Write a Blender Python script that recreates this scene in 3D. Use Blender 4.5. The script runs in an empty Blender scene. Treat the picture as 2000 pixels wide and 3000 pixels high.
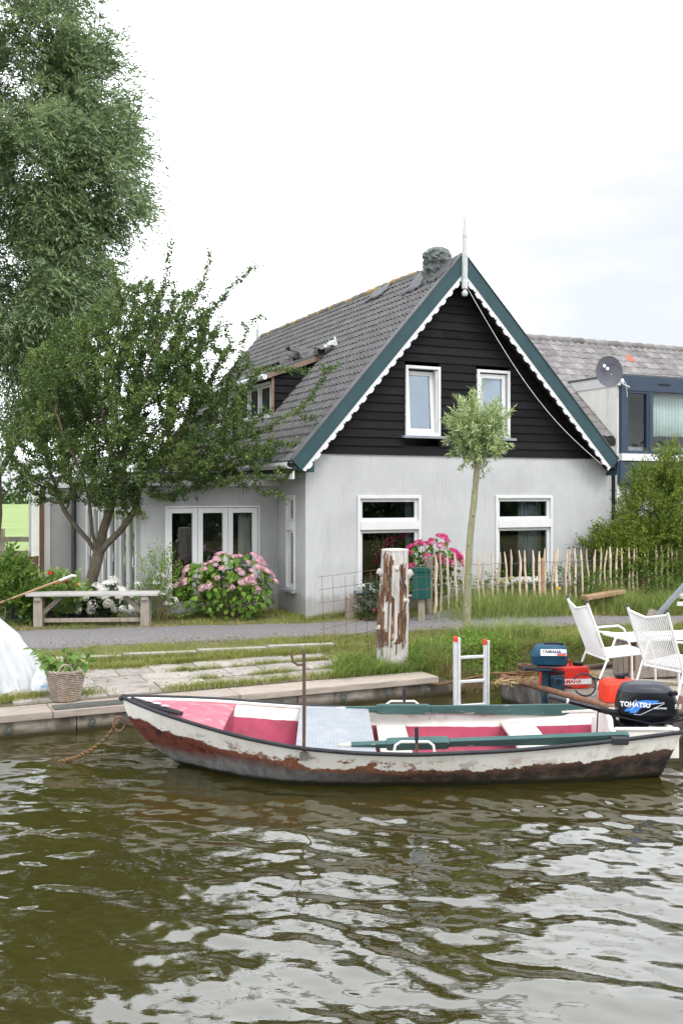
import bpy, math, random
import numpy as np
from mathutils import Vector, Matrix, Euler, noise as mnoise

random.seed(7); RNG = np.random.default_rng(7)
R = math.radians
SC = bpy.context.scene
COL = SC.collection

# ------------------------------------------------------------------ camera
cam = bpy.data.objects.new('camera', bpy.data.cameras.new('camera')); COL.objects.link(cam)
cam.location = (0, 0, 2.0); cam.rotation_euler = (R(90), 0, 0)
cam.data.sensor_fit = 'VERTICAL'; cam.data.sensor_height = 36; cam.data.lens = 35.0
cam.data.shift_y = -50 / 3000; cam.data.clip_end = 4000; cam.data.clip_start = .05
SC.camera = cam

# ------------------------------------------------------------------ sky, sun, exposure
SUN_EL, SUN_AZ = R(52), R(150)          # azimuth clockwise from +Y: behind the camera, to its right
W = bpy.data.worlds.new('World'); SC.world = W; W.use_nodes = True
nt = W.node_tree; nt.nodes.clear()
def wn(t, **k):
    n = nt.nodes.new(t)
    for a, b in k.items(): setattr(n, a, b)
    return n
sky = wn('ShaderNodeTexSky', sky_type='NISHITA', sun_disc=False, sun_elevation=SUN_EL, sun_rotation=SUN_AZ)
bg1 = wn('ShaderNodeBackground'); bg1.inputs[1].default_value = .12
nt.links.new(sky.outputs[0], bg1.inputs[0])
tc = wn('ShaderNodeTexCoord'); mp = wn('ShaderNodeMapping'); mp.inputs['Scale'].default_value = (1, 1, 2.6); mp.inputs['Location'].default_value = (.35, .0, .2)
nz = wn('ShaderNodeTexNoise'); nz.inputs['Scale'].default_value = 2.2; nz.inputs['Detail'].default_value = 5
rp = wn('ShaderNodeValToRGB')
rp.color_ramp.elements[0].position = .36; rp.color_ramp.elements[0].color = (.292, .304, .315, 1)
rp.color_ramp.elements[1].position = .455; rp.color_ramp.elements[1].color = (.95, .985, 1.03, 1)
re_ = rp.color_ramp.elements.new(.425); re_.color = (.325, .33, .334, 1)
bg2 = wn('ShaderNodeBackground'); bg2.inputs[1].default_value = 2.4
mx = wn('ShaderNodeMixShader'); mx.inputs[0].default_value = .9
out = wn('ShaderNodeOutputWorld')
nt.links.new(tc.outputs['Generated'], mp.inputs[0]); nt.links.new(mp.outputs[0], nz.inputs[0])
nt.links.new(nz.outputs[0], rp.inputs[0]); nt.links.new(rp.outputs[0], bg2.inputs[0])
nt.links.new(bg1.outputs[0], mx.inputs[1]); nt.links.new(bg2.outputs[0], mx.inputs[2])
nt.links.new(mx.outputs[0], out.inputs[0])

sl = bpy.data.lights.new('sun', 'SUN'); sl.energy = 1.4; sl.angle = R(22); sl.color = (1, .965, .92)
so = bpy.data.objects.new('sun', sl); COL.objects.link(so)
sd = Vector((math.sin(SUN_AZ) * math.cos(SUN_EL), math.cos(SUN_AZ) * math.cos(SUN_EL), math.sin(SUN_EL)))
so.rotation_euler = sd.to_track_quat('Z', 'Y').to_euler(); so.location = sd * 50

SC.view_settings.view_transform = 'Standard'; SC.view_settings.look = 'None'
SC.view_settings.exposure = 0.42; SC.view_settings.gamma = 1
SC.render.engine = 'CYCLES'
SC.cycles.use_denoising = True
SC.cycles.max_bounces = 8; SC.cycles.transparent_max_bounces = 12

# ------------------------------------------------------------------ frame of the house: u along the gable, v back, z up
TH = R(25.2); CT, ST = math.cos(TH), math.sin(TH); AX, AY = -.576, 16.0
WATER = -.45
def hw(u, v, z=0.0): return Vector((AX + u * CT - v * ST, AY + u * ST + v * CT, z))
def wh(x, y): dx, dy = x - AX, y - AY; return dx * CT + dy * ST, -dx * ST + dy * CT

# ------------------------------------------------------------------ materials
MATS = {}
def _n(nt, t, **k):
    n = nt.nodes.new(t)
    for a, b in k.items(): setattr(n, a, b)
    return n
def newmat(name):
    m = bpy.data.materials.new(name); m.use_nodes = True
    t = m.node_tree; t.nodes.clear()
    o = _n(t, 'ShaderNodeOutputMaterial'); b = _n(t, 'ShaderNodeBsdfPrincipled')
    t.links.new(b.outputs[0], o.inputs[0]); b.inputs['Specular IOR Level'].default_value = .2
    MATS[name] = m
    return m, t, b, o
def c4(c): return (c[0], c[1], c[2], 1)
def ramp(t, fac, stops):
    r = _n(t, 'ShaderNodeValToRGB'); e = r.color_ramp.elements
    while len(e) < len(stops): e.new(.5)
    for i, (p, c) in enumerate(stops): e[i].position = p; e[i].color = c4(c) if hasattr(c, '__len__') else (c, c, c, 1)
    t.links.new(fac, r.inputs[0]); return r.outputs[0]
def coords(t, stretch=(1, 1, 1), rnd=False):
    tc = _n(t, 'ShaderNodeTexCoord'); v = tc.outputs['Object']
    if rnd:
        oi = _n(t, 'ShaderNodeObjectInfo'); ml = _n(t, 'ShaderNodeMath', operation='MULTIPLY'); ml.inputs[1].default_value = 37
        t.links.new(oi.outputs['Random'], ml.inputs[0])
        ad = _n(t, 'ShaderNodeVectorMath', operation='ADD'); t.links.new(v, ad.inputs[0]); t.links.new(ml.outputs[0], ad.inputs[1]); v = ad.outputs[0]
    mp = _n(t, 'ShaderNodeMapping'); mp.inputs['Scale'].default_value = stretch
    t.links.new(v, mp.inputs[0]); return mp.outputs[0]
def noise(t, vec, scale, detail=5, rough=.55, dist=0):
    n = _n(t, 'ShaderNodeTexNoise'); n.inputs['Scale'].default_value = scale; n.inputs['Detail'].default_value = detail
    n.inputs['Roughness'].default_value = rough; n.inputs['Distortion'].default_value = dist
    t.links.new(vec, n.inputs[0]); return n.outputs[0]
def mixc(t, fac, a, b, mode='MIX'):
    m = _n(t, 'ShaderNodeMix', data_type='RGBA', blend_type=mode)
    for s, x in ((m.inputs[0], fac), (m.inputs[6], a), (m.inputs[7], b)):
        if isinstance(x, (int, float)): s.default_value = x
        elif hasattr(x, '__len__'): s.default_value = c4(x)
        else: t.links.new(x, s)
    return m.outputs[2]
def math_(t, op, a, b=0.0, clamp=False):
    m = _n(t, 'ShaderNodeMath', operation=op); m.use_clamp = clamp
    for i, x in enumerate((a, b)):
        if isinstance(x, (int, float)): m.inputs[i].default_value = x
        else: t.links.new(x, m.inputs[i])
    return m.outputs[0]
def bump(t, b, h, strength=.3, dist=.01):
    n = _n(t, 'ShaderNodeBump'); n.inputs['Strength'].default_value = strength; n.inputs['Distance'].default_value = dist
    t.links.new(h, n.inputs['Height']); t.links.new(n.outputs[0], b.inputs['Normal'])
def attr(t, name):
    a = _n(t, 'ShaderNodeAttribute', attribute_name=name); return a.outputs['Fac']
def M(name, c1, c2=None, scale=4, rough=.7, bmp=0, bscale=60, metal=0, rnd=0, stretch=(1, 1, 1), lo=.35, hi=.65, c3=None, s3=1.5, lo3=.55, hi3=.7, spec=.2, bdist=.01, isl=0):
    """Two-tone noise surface, an optional third stain colour, fine relief and a per-object shade."""
    m, t, b, o = newmat(name)
    vec = coords(t, stretch, rnd > 0)
    if c2 is None: c2 = tuple(x * .86 for x in c1)
    col = ramp(t, noise(t, vec, scale, 7, .6), [(lo, c1), (hi, c2)])
    if c3 is not None:
        f = ramp(t, noise(t, vec, s3, 8, .65), [(lo3, 0.0), (hi3, 1.0)]); col = mixc(t, f, col, c3)
    r = None
    if rnd: r = _n(t, 'ShaderNodeObjectInfo').outputs['Random']
    if isl: r = _n(t, 'ShaderNodeNewGeometry').outputs['Random Per Island']; rnd = isl
    if r is not None:
        hs = _n(t, 'ShaderNodeHueSaturation')
        t.links.new(math_(t, 'MULTIPLY_ADD', r, rnd), hs.inputs['Value'])
        hs.inputs['Value'].links[0].from_node.inputs[2].default_value = 1 - rnd / 2
        t.links.new(col, hs.inputs['Color']); col = hs.outputs[0]
    t.links.new(col, b.inputs['Base Color'])
    b.inputs['Roughness'].default_value = rough; b.inputs['Metallic'].default_value = metal
    b.inputs['Specular IOR Level'].default_value = spec
    if bmp: bump(t, b, noise(t, vec, bscale, 6, .6), bmp, bdist)
    return m
def leafmat(name, c1, c2, c3, trans=.3, rough=.5, under=None):
    """Foliage: shade drawn per leaf from the stored attribute; light passes partly through."""
    m, t, b, o = newmat(name)
    col = ramp(t, attr(t, 'rnd'), [(0, c1), (.5, c2), (1, c3)])
    if under is not None:
        g = _n(t, 'ShaderNodeNewGeometry'); col = mixc(t, g.outputs['Backfacing'], col, under)
    t.links.new(col, b.inputs['Base Color']); b.inputs['Roughness'].default_value = rough
    b.inputs['Specular IOR Level'].default_value = .12
    tr = _n(t, 'ShaderNodeBsdfTranslucent'); t.links.new(col, tr.inputs[0])
    ms = _n(t, 'ShaderNodeMixShader'); ms.inputs[0].default_value = trans
    t.links.new(b.outputs[0], ms.inputs[1]); t.links.new(tr.outputs[0], ms.inputs[2]); t.links.new(ms.outputs[0], o.inputs[0])
    return m

# ------------------------------------------------------------------ mesh helpers
class MB:
    def __init__(s): s.v = []; s.f = []
    def add(s, vs, fs, mx=None):
        o = len(s.v)
        s.v += [tuple(mx @ Vector(p)) for p in vs] if mx is not None else [tuple(p) for p in vs]
        s.f += [tuple(i + o for i in f) for f in fs]; return s
    def box(s, x0, x1, y0, y1, z0, z1, mx=None):
        return s.add([(x0,y0,z0),(x1,y0,z0),(x1,y1,z0),(x0,y1,z0),(x0,y0,z1),(x1,y0,z1),(x1,y1,z1),(x0,y1,z1)],
                     [(0,3,2,1),(4,5,6,7),(0,1,5,4),(1,2,6,5),(2,3,7,6),(3,0,4,7)], mx)
    def beam(s, p, q, w, h, up=(0, 0, 1), mx=None):
        p, q = Vector(p), Vector(q); d = (q - p); L = d.length; d.normalize()
        x = d.cross(Vector(up))
        if x.length < 1e-4: x = d.cross(Vector((0, 1, 0)))
        x.normalize(); z = x.cross(d)
        vs = [p + d * a + x * b * w / 2 + z * c * h / 2 for a in (0, L) for (b, c) in ((-1,-1),(1,-1),(1,1),(-1,1))]
        return s.add(vs, [(0,1,2,3),(7,6,5,4),(0,4,5,1),(1,5,6,2),(2,6,7,3),(3,7,4,0)], mx)
    def tube(s, pts, r, n=8, mx=None, cap=True, closed=False):
        P = [Vector(p) for p in pts]; k = len(P)
        rr = [r] * k if isinstance(r, (int, float)) else list(r)
        vs = []; fs = []; prev = None
        for i in range(k):
            a, b = (P[(i - 1) % k], P[(i + 1) % k]) if closed else (P[max(i - 1, 0)], P[min(i + 1, k - 1)])
            d = (b - a)
            d = d.normalized() if d.length > 1e-9 else Vector((0, 0, 1))
            if prev is None:
                x = d.cross(Vector((0, 0, 1)))
                if x.length < .05: x = d.cross(Vector((0, 1, 0)))
            else: x = prev - d * prev.dot(d)
            x.normalize(); prev = x; y = d.cross(x)
            vs += [P[i] + (x * math.cos(2 * math.pi * j / n) + y * math.sin(2 * math.pi * j / n)) * rr[i] for j in range(n)]
        for i in range(k if closed else k - 1):
            i2 = (i + 1) % k
            fs += [(i * n + j, i * n + (j + 1) % n, i2 * n + (j + 1) % n, i2 * n + j) for j in range(n)]
        if cap and not closed: fs += [tuple(range(n - 1, -1, -1)), tuple((k - 1) * n + j for j in range(n))]
        return s.add(vs, fs, mx)
    def lathe(s, prof, n=16, mx=None, sx=1, sy=1, rot=0):
        vs = [(r * math.cos(2 * math.pi * j / n + rot) * sx, r * math.sin(2 * math.pi * j / n + rot) * sy, z) for r, z in prof for j in range(n)]
        fs = [(i * n + j, i * n + (j + 1) % n, (i + 1) * n + (j + 1) % n, (i + 1) * n + j) for i in range(len(prof) - 1) for j in range(n)]
        fs += [tuple(range(n - 1, -1, -1)), tuple((len(prof) - 1) * n + j for j in range(n))]
        return s.add(vs, fs, mx)
    def prism(s, poly, a, b, axis='y', mx=None):
        """poly of 2-D points in the other two axes, extruded from a to b."""
        n = len(poly)
        def P(p, t): return {'y': (p[0], t, p[1]), 'x': (t, p[0], p[1]), 'z': (p[0], p[1], t)}[axis]
        vs = [P(p, a) for p in poly] + [P(p, b) for p in poly]
        fs = [tuple(range(n)), tuple(range(2 * n - 1, n - 1, -1))] + [(i, i + n, (i + 1) % n + n, (i + 1) % n) for i in range(n)]
        return s.add(vs, fs, mx)
    def grid(s, rows, closed=False, mx=None):
        """rows: list of equally long lists of points."""
        n = len(rows[0]); vs = [p for r in rows for p in r]; fs = []
        for i in range(len(rows) - 1):
            for j in range(n if closed else n - 1):
                fs.append((i * n + j, i * n + (j + 1) % n, (i + 1) * n + (j + 1) % n, (i + 1) * n + j))
        return s.add(vs, fs, mx)
    def mesh(s, name, smooth=False, angle=40):
        me = bpy.data.meshes.new(name); me.from_pydata(s.v, [], s.f); me.validate()
        if smooth:
            me.polygons.foreach_set('use_smooth', [True] * len(me.polygons))
            me.set_sharp_from_angle(angle=R(angle))
        me.update(); return me
    def build(s, name, mat, parent=None, smooth=False, bevel=0, angle=40, label=None, stuff=False, thick=0):
        o = link(name, s.mesh(name, smooth, angle), mat, parent)
        if thick:
            md = o.modifiers.new('thickness', 'SOLIDIFY'); md.thickness = thick; md.offset = -1
        if bevel:
            md = o.modifiers.new('bevel', 'BEVEL'); md.width = bevel; md.segments = 2; md.limit_method = 'ANGLE'
        if label: o['label'] = label
        if stuff: o['kind'] = 'stuff'
        return o
def getmat(m): return MATS[m] if isinstance(m, str) else m
def link(name, me, mat, parent=None):
    if mat is not None and len(me.materials) == 0: me.materials.append(getmat(mat))
    o = bpy.data.objects.new(name, me); COL.objects.link(o)
    if parent is not None: o.parent = parent
    return o
def tag(o, label=None, cat=None, group=None, kind=None):
    for k, v in (('label', label), ('category', cat), ('group', group), ('kind', kind)):
        if v: o[k] = v
    return o
def thing(name, label, cat, loc=(0, 0, 0), rotz=0, group=None):
    o = bpy.data.objects.new(name, None); COL.objects.link(o); o.empty_display_size = .1
    o.location = loc; o.rotation_euler = (0, 0, rotz); return tag(o, label, cat, group)
def npmesh(name, V, F, smooth=False, rnd=None):
    """V (n,3) floats, F (m,k) indices, all faces with k corners."""
    me = bpy.data.meshes.new(name); V = np.ascontiguousarray(V, np.float32); F = np.ascontiguousarray(F, np.int32)
    m, k = F.shape
    me.vertices.add(len(V)); me.vertices.foreach_set('co', V.ravel())
    me.loops.add(m * k); me.loops.foreach_set('vertex_index', F.ravel())
    me.polygons.add(m); me.polygons.foreach_set('loop_start', np.arange(0, m * k, k, dtype=np.int32))
    if smooth: me.polygons.foreach_set('use_smooth', np.ones(m, bool))
    me.update(calc_edges=True)
    if rnd is not None:
        a = me.attributes.new('rnd', 'FLOAT', 'POINT'); a.data.foreach_set('value', np.ascontiguousarray(rnd, np.float32))
    return me
def unit(a): return a / np.maximum(np.linalg.norm(a, axis=-1, keepdims=True), 1e-9)
def rvec(n): return unit(RNG.normal(size=(n, 3)))
def leaves_mesh(name, P, D, L, Wd, rnd, flat=None, cup=.12, mid=.45):
    """One pointed leaf (a folded pair of quads sharing the midrib) per row of P."""
    n = len(P); D = unit(D); S = unit(np.cross(D, rvec(n) if flat is None else unit(flat + .55 * RNG.normal(size=(n, 3)))))
    N = np.cross(S, D); L = np.broadcast_to(L, n)[:, None]; Wd = np.broadcast_to(Wd, n)[:, None]
    V = np.stack([P, P + D * L * mid + S * Wd / 2 + N * L * cup, P + D * L - N * L * cup * .5, P + D * L * mid - S * Wd / 2 + N * L * cup], 1)
    F = np.arange(4 * n).reshape(n, 4)
    return npmesh(name, V.reshape(-1, 3), F, rnd=np.repeat(rnd, 4))
def blades_mesh(name, P, H, Wd, lean, rnd, curl=.6):
    """Grass blades: three-step bent strips; P (n,3) roots, lean (n,2) sideways reach of the tip."""
    n = len(P); a = RNG.uniform(0, 2 * math.pi, n)
    S = np.stack([np.cos(a), np.sin(a), np.zeros(n)], 1) * (Wd / 2)[:, None]
    ln = np.concatenate([lean, np.zeros((n, 1))], 1)
    up = np.zeros((n, 3)); up[:, 2] = H
    p1 = P + up * .55 + ln * .28; p2 = P + up * (1 - curl * .25 * np.minimum(1, np.linalg.norm(lean, axis=1) / np.maximum(H, 1e-3)))[:, None] + ln
    V = np.stack([P - S, P + S, p1 + S * .75, p1 - S * .75, p2 + S * .08, p2 - S * .08], 1).reshape(-1, 3)
    b = np.arange(n)[:, None] * 6
    F = np.concatenate([b + np.array([0, 1, 2, 3]), b + np.array([3, 2, 4, 5])], 0)
    return npmesh(name, V, F, rnd=np.repeat(rnd, 6))
def copy_tree(o, parent=None):
    c = o.copy(); COL.objects.link(c); c.parent = parent
    for ch in list(o.children): copy_tree(ch, c)
    return c
def text_mesh(body, size, extrude=.001, shear=0, bold=0, align='CENTER'):
    cu = bpy.data.curves.new('lettering', 'FONT'); cu.body = body; cu.size = size; cu.extrude = extrude; cu.shear = shear
    cu.offset = bold; cu.align_x = align; cu.align_y = 'CENTER'; cu.resolution_u = 3
    ob = bpy.data.objects.new('lettering', cu); COL.objects.link(ob)
    dg = bpy.context.evaluated_depsgraph_get(); me = bpy.data.meshes.new_from_object(ob.evaluated_get(dg))
    bpy.data.objects.remove(ob); bpy.data.curves.remove(cu); me.materials.clear(); return me
def lettering(parent, body, size, mx, mat, shear=0, bold=0, extrude=.001, align='CENTER'):
    me = text_mesh(body, size, extrude, shear, bold, align); me.transform(mx); return link('lettering', me, mat, parent)

# ------------------------------------------------------------------ branching skeletons (space colonisation)
def colonize(att, roots, step, infl, kill, iters=120, up=.0, wob=.15, rng=None):
    """roots: list of polylines; returns nodes and parent indices."""
    g = rng or RNG; N = []; Pa = []
    for pl in roots:
        st = len(N)
        for i, p in enumerate(pl):
            par = len(N) - 1 if i else -1
            if i == 0 and N:
                par = int(np.argmin(np.linalg.norm(np.array(N) - np.array(p), axis=1)))
                if np.linalg.norm(np.array(N[par]) - np.array(p)) < 1e-6: continue
            elif i == 1 and st and len(N) == st: par = int(np.argmin(np.linalg.norm(np.array(N) - np.array(pl[0]), axis=1)))
            N.append(tuple(p)); Pa.append(par)
    N = np.array(N, float); Pa = list(Pa); att = np.array(att, float)
    dd = np.linalg.norm(att[:, None] - N[None], axis=2); near = dd.argmin(1); dist = dd.min(1)
    for it in range(iters):
        act = dist < infl
        if not act.any(): break
        idx = near[act]; dv = unit(att[act] - N[idx])
        acc = np.zeros_like(N); np.add.at(acc, idx, dv)
        u = np.unique(idx); d = unit(unit(acc[u]) + g.normal(size=(len(u), 3)) * wob + np.array([0, 0, up]))
        new = N[u] + d * step; off = len(N)
        N = np.concatenate([N, new]); Pa += list(u)
        nd = np.linalg.norm(att[:, None] - new[None], axis=2)
        j = nd.argmin(1); mn = nd.min(1); b = mn < dist
        near = np.where(b, j + off, near); dist = np.where(b, mn, dist)
        keep = dist > kill; att, near, dist = att[keep], near[keep], dist[keep]
        if len(att) == 0 or len(N) > 9000: break
    return N, np.array(Pa)
def skeleton_mesh(N, Pa, tip, power, rmax=None, nside=(5, 9), thick_first=None):
    n = len(N); ch = [[] for _ in range(n)]
    for i, p in enumerate(Pa):
        if p >= 0: ch[p].append(i)
    rad = np.zeros(n)
    for i in range(n - 1, -1, -1): rad[i] = tip if not ch[i] else sum(rad[c] ** power for c in ch[i]) ** (1 / power)
    if rmax: rad = np.minimum(rad, rmax)
    mb = MB(); started = [i for i in range(n) if Pa[i] < 0]
    stack = [(i, None) for i in started]
    while stack:
        i, base = stack.pop(); pts = []; rr = []
        if base is not None: pts.append(N[base]); rr.append(min(rad[i], rad[base]))
        while True:
            pts.append(N[i]); rr.append(rad[i])
            if not ch[i]: break
            c = sorted(ch[i], key=lambda k: -rad[k])
            stack += [(k, i) for k in c[1:]]; i = c[0]
        if len(pts) > 1: mb.tube(pts, rr, nside[1] if max(rr) > .03 else nside[0])
    return mb, rad

# ------------------------------------------------------------------ surface palette
M('soil', (.10, .075, .05), (.16, .125, .085), 3, .95, .6, 30, c3=(.07, .09, .03), s3=.9, lo3=.45, hi3=.6)
M('turf', (.085, .105, .03), (.15, .14, .06), 2.2, .95, .5, 90, c3=(.20, .165, .09), s3=1.1, lo3=.52, hi3=.68)
M('meadow', (.16, .22, .07), (.22, .27, .10), .25, .95, .4, 20)
def stucco(name, c1, c2, c3):
    m, t, b, o = newmat(name); vec = coords(t); sx = _n(t, 'ShaderNodeSeparateXYZ'); tcn = _n(t, 'ShaderNodeTexCoord'); t.links.new(tcn.outputs['Object'], sx.inputs[0])
    col = ramp(t, noise(t, vec, 1.7, 9, .68), [(.35, c1), (.65, c2)]); col = mixc(t, ramp(t, noise(t, vec, .8, 7, .6), [(.5, 0.0), (.75, 1.0)]), col, c3)
    col = mixc(t, ramp(t, noise(t, coords(t, (6, 6, .35)), 3.5, 6, .6), [(.56, 0.0), (.78, .55)]), col, tuple(x * .72 for x in c3))
    col = mixc(t, ramp(t, noise(t, vec, 26, 3, .5), [(.70, 0.0), (.76, .4)]), col, tuple(x * .6 for x in c3))
    dirt = ramp(t, math_(t, 'ADD', sx.outputs[2], math_(t, 'MULTIPLY', noise(t, coords(t, (2, 2, .7)), 3, 7, .65), -.55)), [(.0, .5), (.12, 0.0)])
    col = mixc(t, dirt, col, (.20, .18, .15))
    t.links.new(col, b.inputs['Base Color']); b.inputs['Roughness'].default_value = .93; b.inputs['Specular IOR Level'].default_value = .2
    bump(t, b, math_(t, 'ADD', noise(t, vec, 140, 3), math_(t, 'MULTIPLY', noise(t, vec, 12, 5), 1.5)), .28, .006)
stucco('stucco', (.475, .473, .477), (.425, .423, .426), (.375, .371, .37))
stucco('stucco_grey', (.37, .37, .37), (.33, .33, .328), (.28, .278, .272))
M('black_board', (.0095, .009, .010), (.017, .016, .0175), 7, .62, .35, 60, rnd=.5, stretch=(1, 6, 9), spec=.08)
M('green_paint', (.026, .056, .064), (.034, .070, .078), 3, .5, .1, 40, c3=(.42, .45, .44), s3=9, lo3=.70, hi3=.73)
M('white_paint', (.64, .64, .635), (.59, .59, .58), 3, .5, .05, 50)
M('white_worn', (.74, .73, .69), (.62, .60, .55), 5, .6, .2, 40, c3=(.34, .28, .21), s3=3, lo3=.66, hi3=.8)
M('finial_paint', (.50, .505, .51), (.44, .445, .45), 6, .6, .1, 40, c3=(.30, .29, .27), s3=4, lo3=.62, hi3=.75)
M('verge_wood', (.27, .185, .135), (.19, .13, .10), 6, .8, .3, 50)
M('slate_sill', (.20, .22, .245), (.26, .28, .30), 6, .6)
M('roof_tile', (.085, .083, .086), (.14, .135, .133), 14, .82, .35, 90, rnd=.16, c3=(.30, .19, .055), s3=5, lo3=.66, hi3=.74)
M('roof_tile_mass', (.085, .083, .086), (.14, .135, .133), 9, .82, .35, 90, isl=.16, c3=(.30, .19, .055), s3=1.6, lo3=.70, hi3=.76)
M('roof_tile_ridge', (.13, .125, .12), (.17, .16, .15), 9, .85, .3, 80, rnd=.4, c3=(.42, .25, .05), s3=6, lo3=.50, hi3=.6)
M('pale_tile', (.14, .132, .13), (.21, .197, .192), 8, .85, .35, 80, rnd=.5, c3=(.22, .15, .11), s3=3.5, lo3=.60, hi3=.72)
M('red_tile', (.40, .13, .07), (.30, .11, .07), 8, .85, .3, 80)
M('roof_deck', (.03, .028, .026), None, 5, .9)
M('lead', (.075, .077, .08), (.10, .10, .105), 6, .55, .2, 20)
M('gutter_paint', (.62, .64, .66), (.54, .56, .58), 3, .5)
M('raw_wood', (.46, .30, .19), (.36, .22, .13), 5, .75, .3, 50, rnd=.3, stretch=(1, 1, 1))
M('grey_wood', (.33, .285, .235), (.24, .205, .17), 5, .85, .5, 60, rnd=.35, stretch=(6, 6, 1), c3=(.15, .125, .10), s3=2.5, lo3=.55, hi3=.75)
M('bench_top', (.50, .475, .45), (.36, .34, .315), 6, .8, .4, 60, stretch=(1, 8, 8))
M('brown_wood', (.15, .085, .05), (.10, .06, .04), 4, .8, .3, 50, stretch=(5, 5, 1))
M('picket_wood', (.68, .55, .41), (.52, .41, .31), 8, .85, .4, 70, rnd=.45, stretch=(4, 4, 1), c3=(.24, .17, .12), s3=5, lo3=.62, hi3=.72)
M('asphalt', (.085, .078, .078), (.27, .255, .25), 42, .92, .7, 160, c3=(.17, .16, .155), s3=1.2, lo3=.4, hi3=.7)
M('slab', (.34, .31, .28), (.27, .245, .22), 7, .9, .4, 90, rnd=.3, c3=(.15, .135, .11), s3=5, lo3=.5, hi3=.7)
M('kerb_concrete', (.38, .36, .335), (.30, .285, .265), 6, .9, .4, 70, rnd=.2)
m, t, b, o = newmat('quay_face')
vec = coords(t, (.7, 1, 3)); sx = _n(t, 'ShaderNodeSeparateXYZ'); tcn = _n(t, 'ShaderNodeTexCoord'); t.links.new(tcn.outputs['Object'], sx.inputs[0])
nA = noise(t, vec, 2.5, 8, .62); nB = noise(t, coords(t, (1, 1, .5)), 1.6, 6, .6)
col = ramp(t, nA, [(.32, (.36, .315, .265)), (.5, (.24, .205, .17)), (.66, (.15, .12, .095))])
col = mixc(t, ramp(t, nB, [(.52, 0.0), (.6, .85)]), col, (.06, .048, .036))
wl2 = ramp(t, math_(t, 'MULTIPLY_ADD', math_(t, 'ADD', sx.outputs[2], math_(t, 'MULTIPLY', nB, .14)), 4.0), [(.32, 1.0), (.55, 0.0)])
wl2.node.inputs[0].links[0].from_node.inputs[2].default_value = 1.75
col = mixc(t, wl2, col, (.035, .030, .014))
t.links.new(col, b.inputs['Base Color']); b.inputs['Roughness'].default_value = .85; b.inputs['Specular IOR Level'].default_value = .2
bump(t, b, nA, .4, .01)
M('quay_cap', (.36, .305, .26), (.26, .22, .185), 4, .85, .4, 60, rnd=.25, stretch=(1, 5, 5))
M('rust', (.14, .085, .06), (.08, .055, .045), 12, .9, .5, 80)
M('rust_light', (.24, .12, .075), (.14, .075, .05), 12, .9, .5, 80)
M('bolt_metal', (.16, .165, .15), (.10, .10, .085), 20, .7, .3, 90, metal=.3)
M('aluminium', (.72, .73, .74), (.62, .63, .64), 15, .4, .1, 80, metal=.25, spec=.5)
M('red_cap', (.62, .07, .03), None, 6, .5)
M('dark_metal', (.02, .02, .022), None, 8, .45, metal=.3)
M('copper', (.20, .075, .05), (.28, .11, .07), 30, .45, metal=.5)
M('pale_glaze', (.52, .53, .48), None, 5, .35)
M('curtain', (.62, .60, .54), (.55, .53, .47), 8, .9)
M('curtain_grey', (.35, .38, .40), (.30, .33, .35), 8, .9)
M('curtain_mint', (.60, .66, .62), (.54, .60, .56), 8, .9)
M('room_dark', (.06, .055, .05), (.045, .042, .04), 2, .9)
M('room_brown', (.13, .095, .065), (.09, .07, .05), 2, .9)
M('dormer_blue', (.035, .052, .082), (.045, .063, .095), 4, .5, .1, 40)
M('dish_grey', (.105, .105, .125), (.09, .09, .11), 5, .5)
M('white_text', (.8, .8, .8), None, 5, .5)
M('dark_text', (.045, .045, .055), None, 5, .5)
M('red_text', (.55, .04, .03), None, 5, .5)
M('cable_white', (.66, .66, .65), None, 5, .5)

def glass(name, tint=(.9, .93, .93), ior=1.5, rough=.0, base=.03, gcol=(1, 1, 1)):
    m, t, b, o = newmat(name)
    t.nodes.remove(b)
    f = _n(t, 'ShaderNodeFresnel'); f.inputs[0].default_value = ior
    fac = math_(t, 'MULTIPLY_ADD', f.outputs[0], 1.0); fac.node.inputs[2].default_value = base
    gl = _n(t, 'ShaderNodeBsdfGlossy'); gl.inputs['Roughness'].default_value = rough; gl.inputs[0].default_value = c4(gcol)
    tr = _n(t, 'ShaderNodeBsdfTransparent'); tr.inputs[0].default_value = c4(tint)
    nv = coords(t); bm = _n(t, 'ShaderNodeBump'); bm.inputs['Strength'].default_value = .02; bm.inputs['Distance'].default_value = .02
    t.links.new(noise(t, nv, 2.2, 2), bm.inputs['Height']); t.links.new(bm.outputs[0], gl.inputs['Normal'])
    ms = _n(t, 'ShaderNodeMixShader'); t.links.new(fac, ms.inputs[0]); t.links.new(tr.outputs[0], ms.inputs[1]); t.links.new(gl.outputs[0], ms.inputs[2])
    t.links.new(ms.outputs[0], o.inputs[0]); return m
glass('pane_glass'); glass('pane_glass_sky', ior=1.5, base=.07, gcol=(.78, .88, 1.0)); glass('pane_glass_clear', ior=1.2, base=.0)

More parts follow.
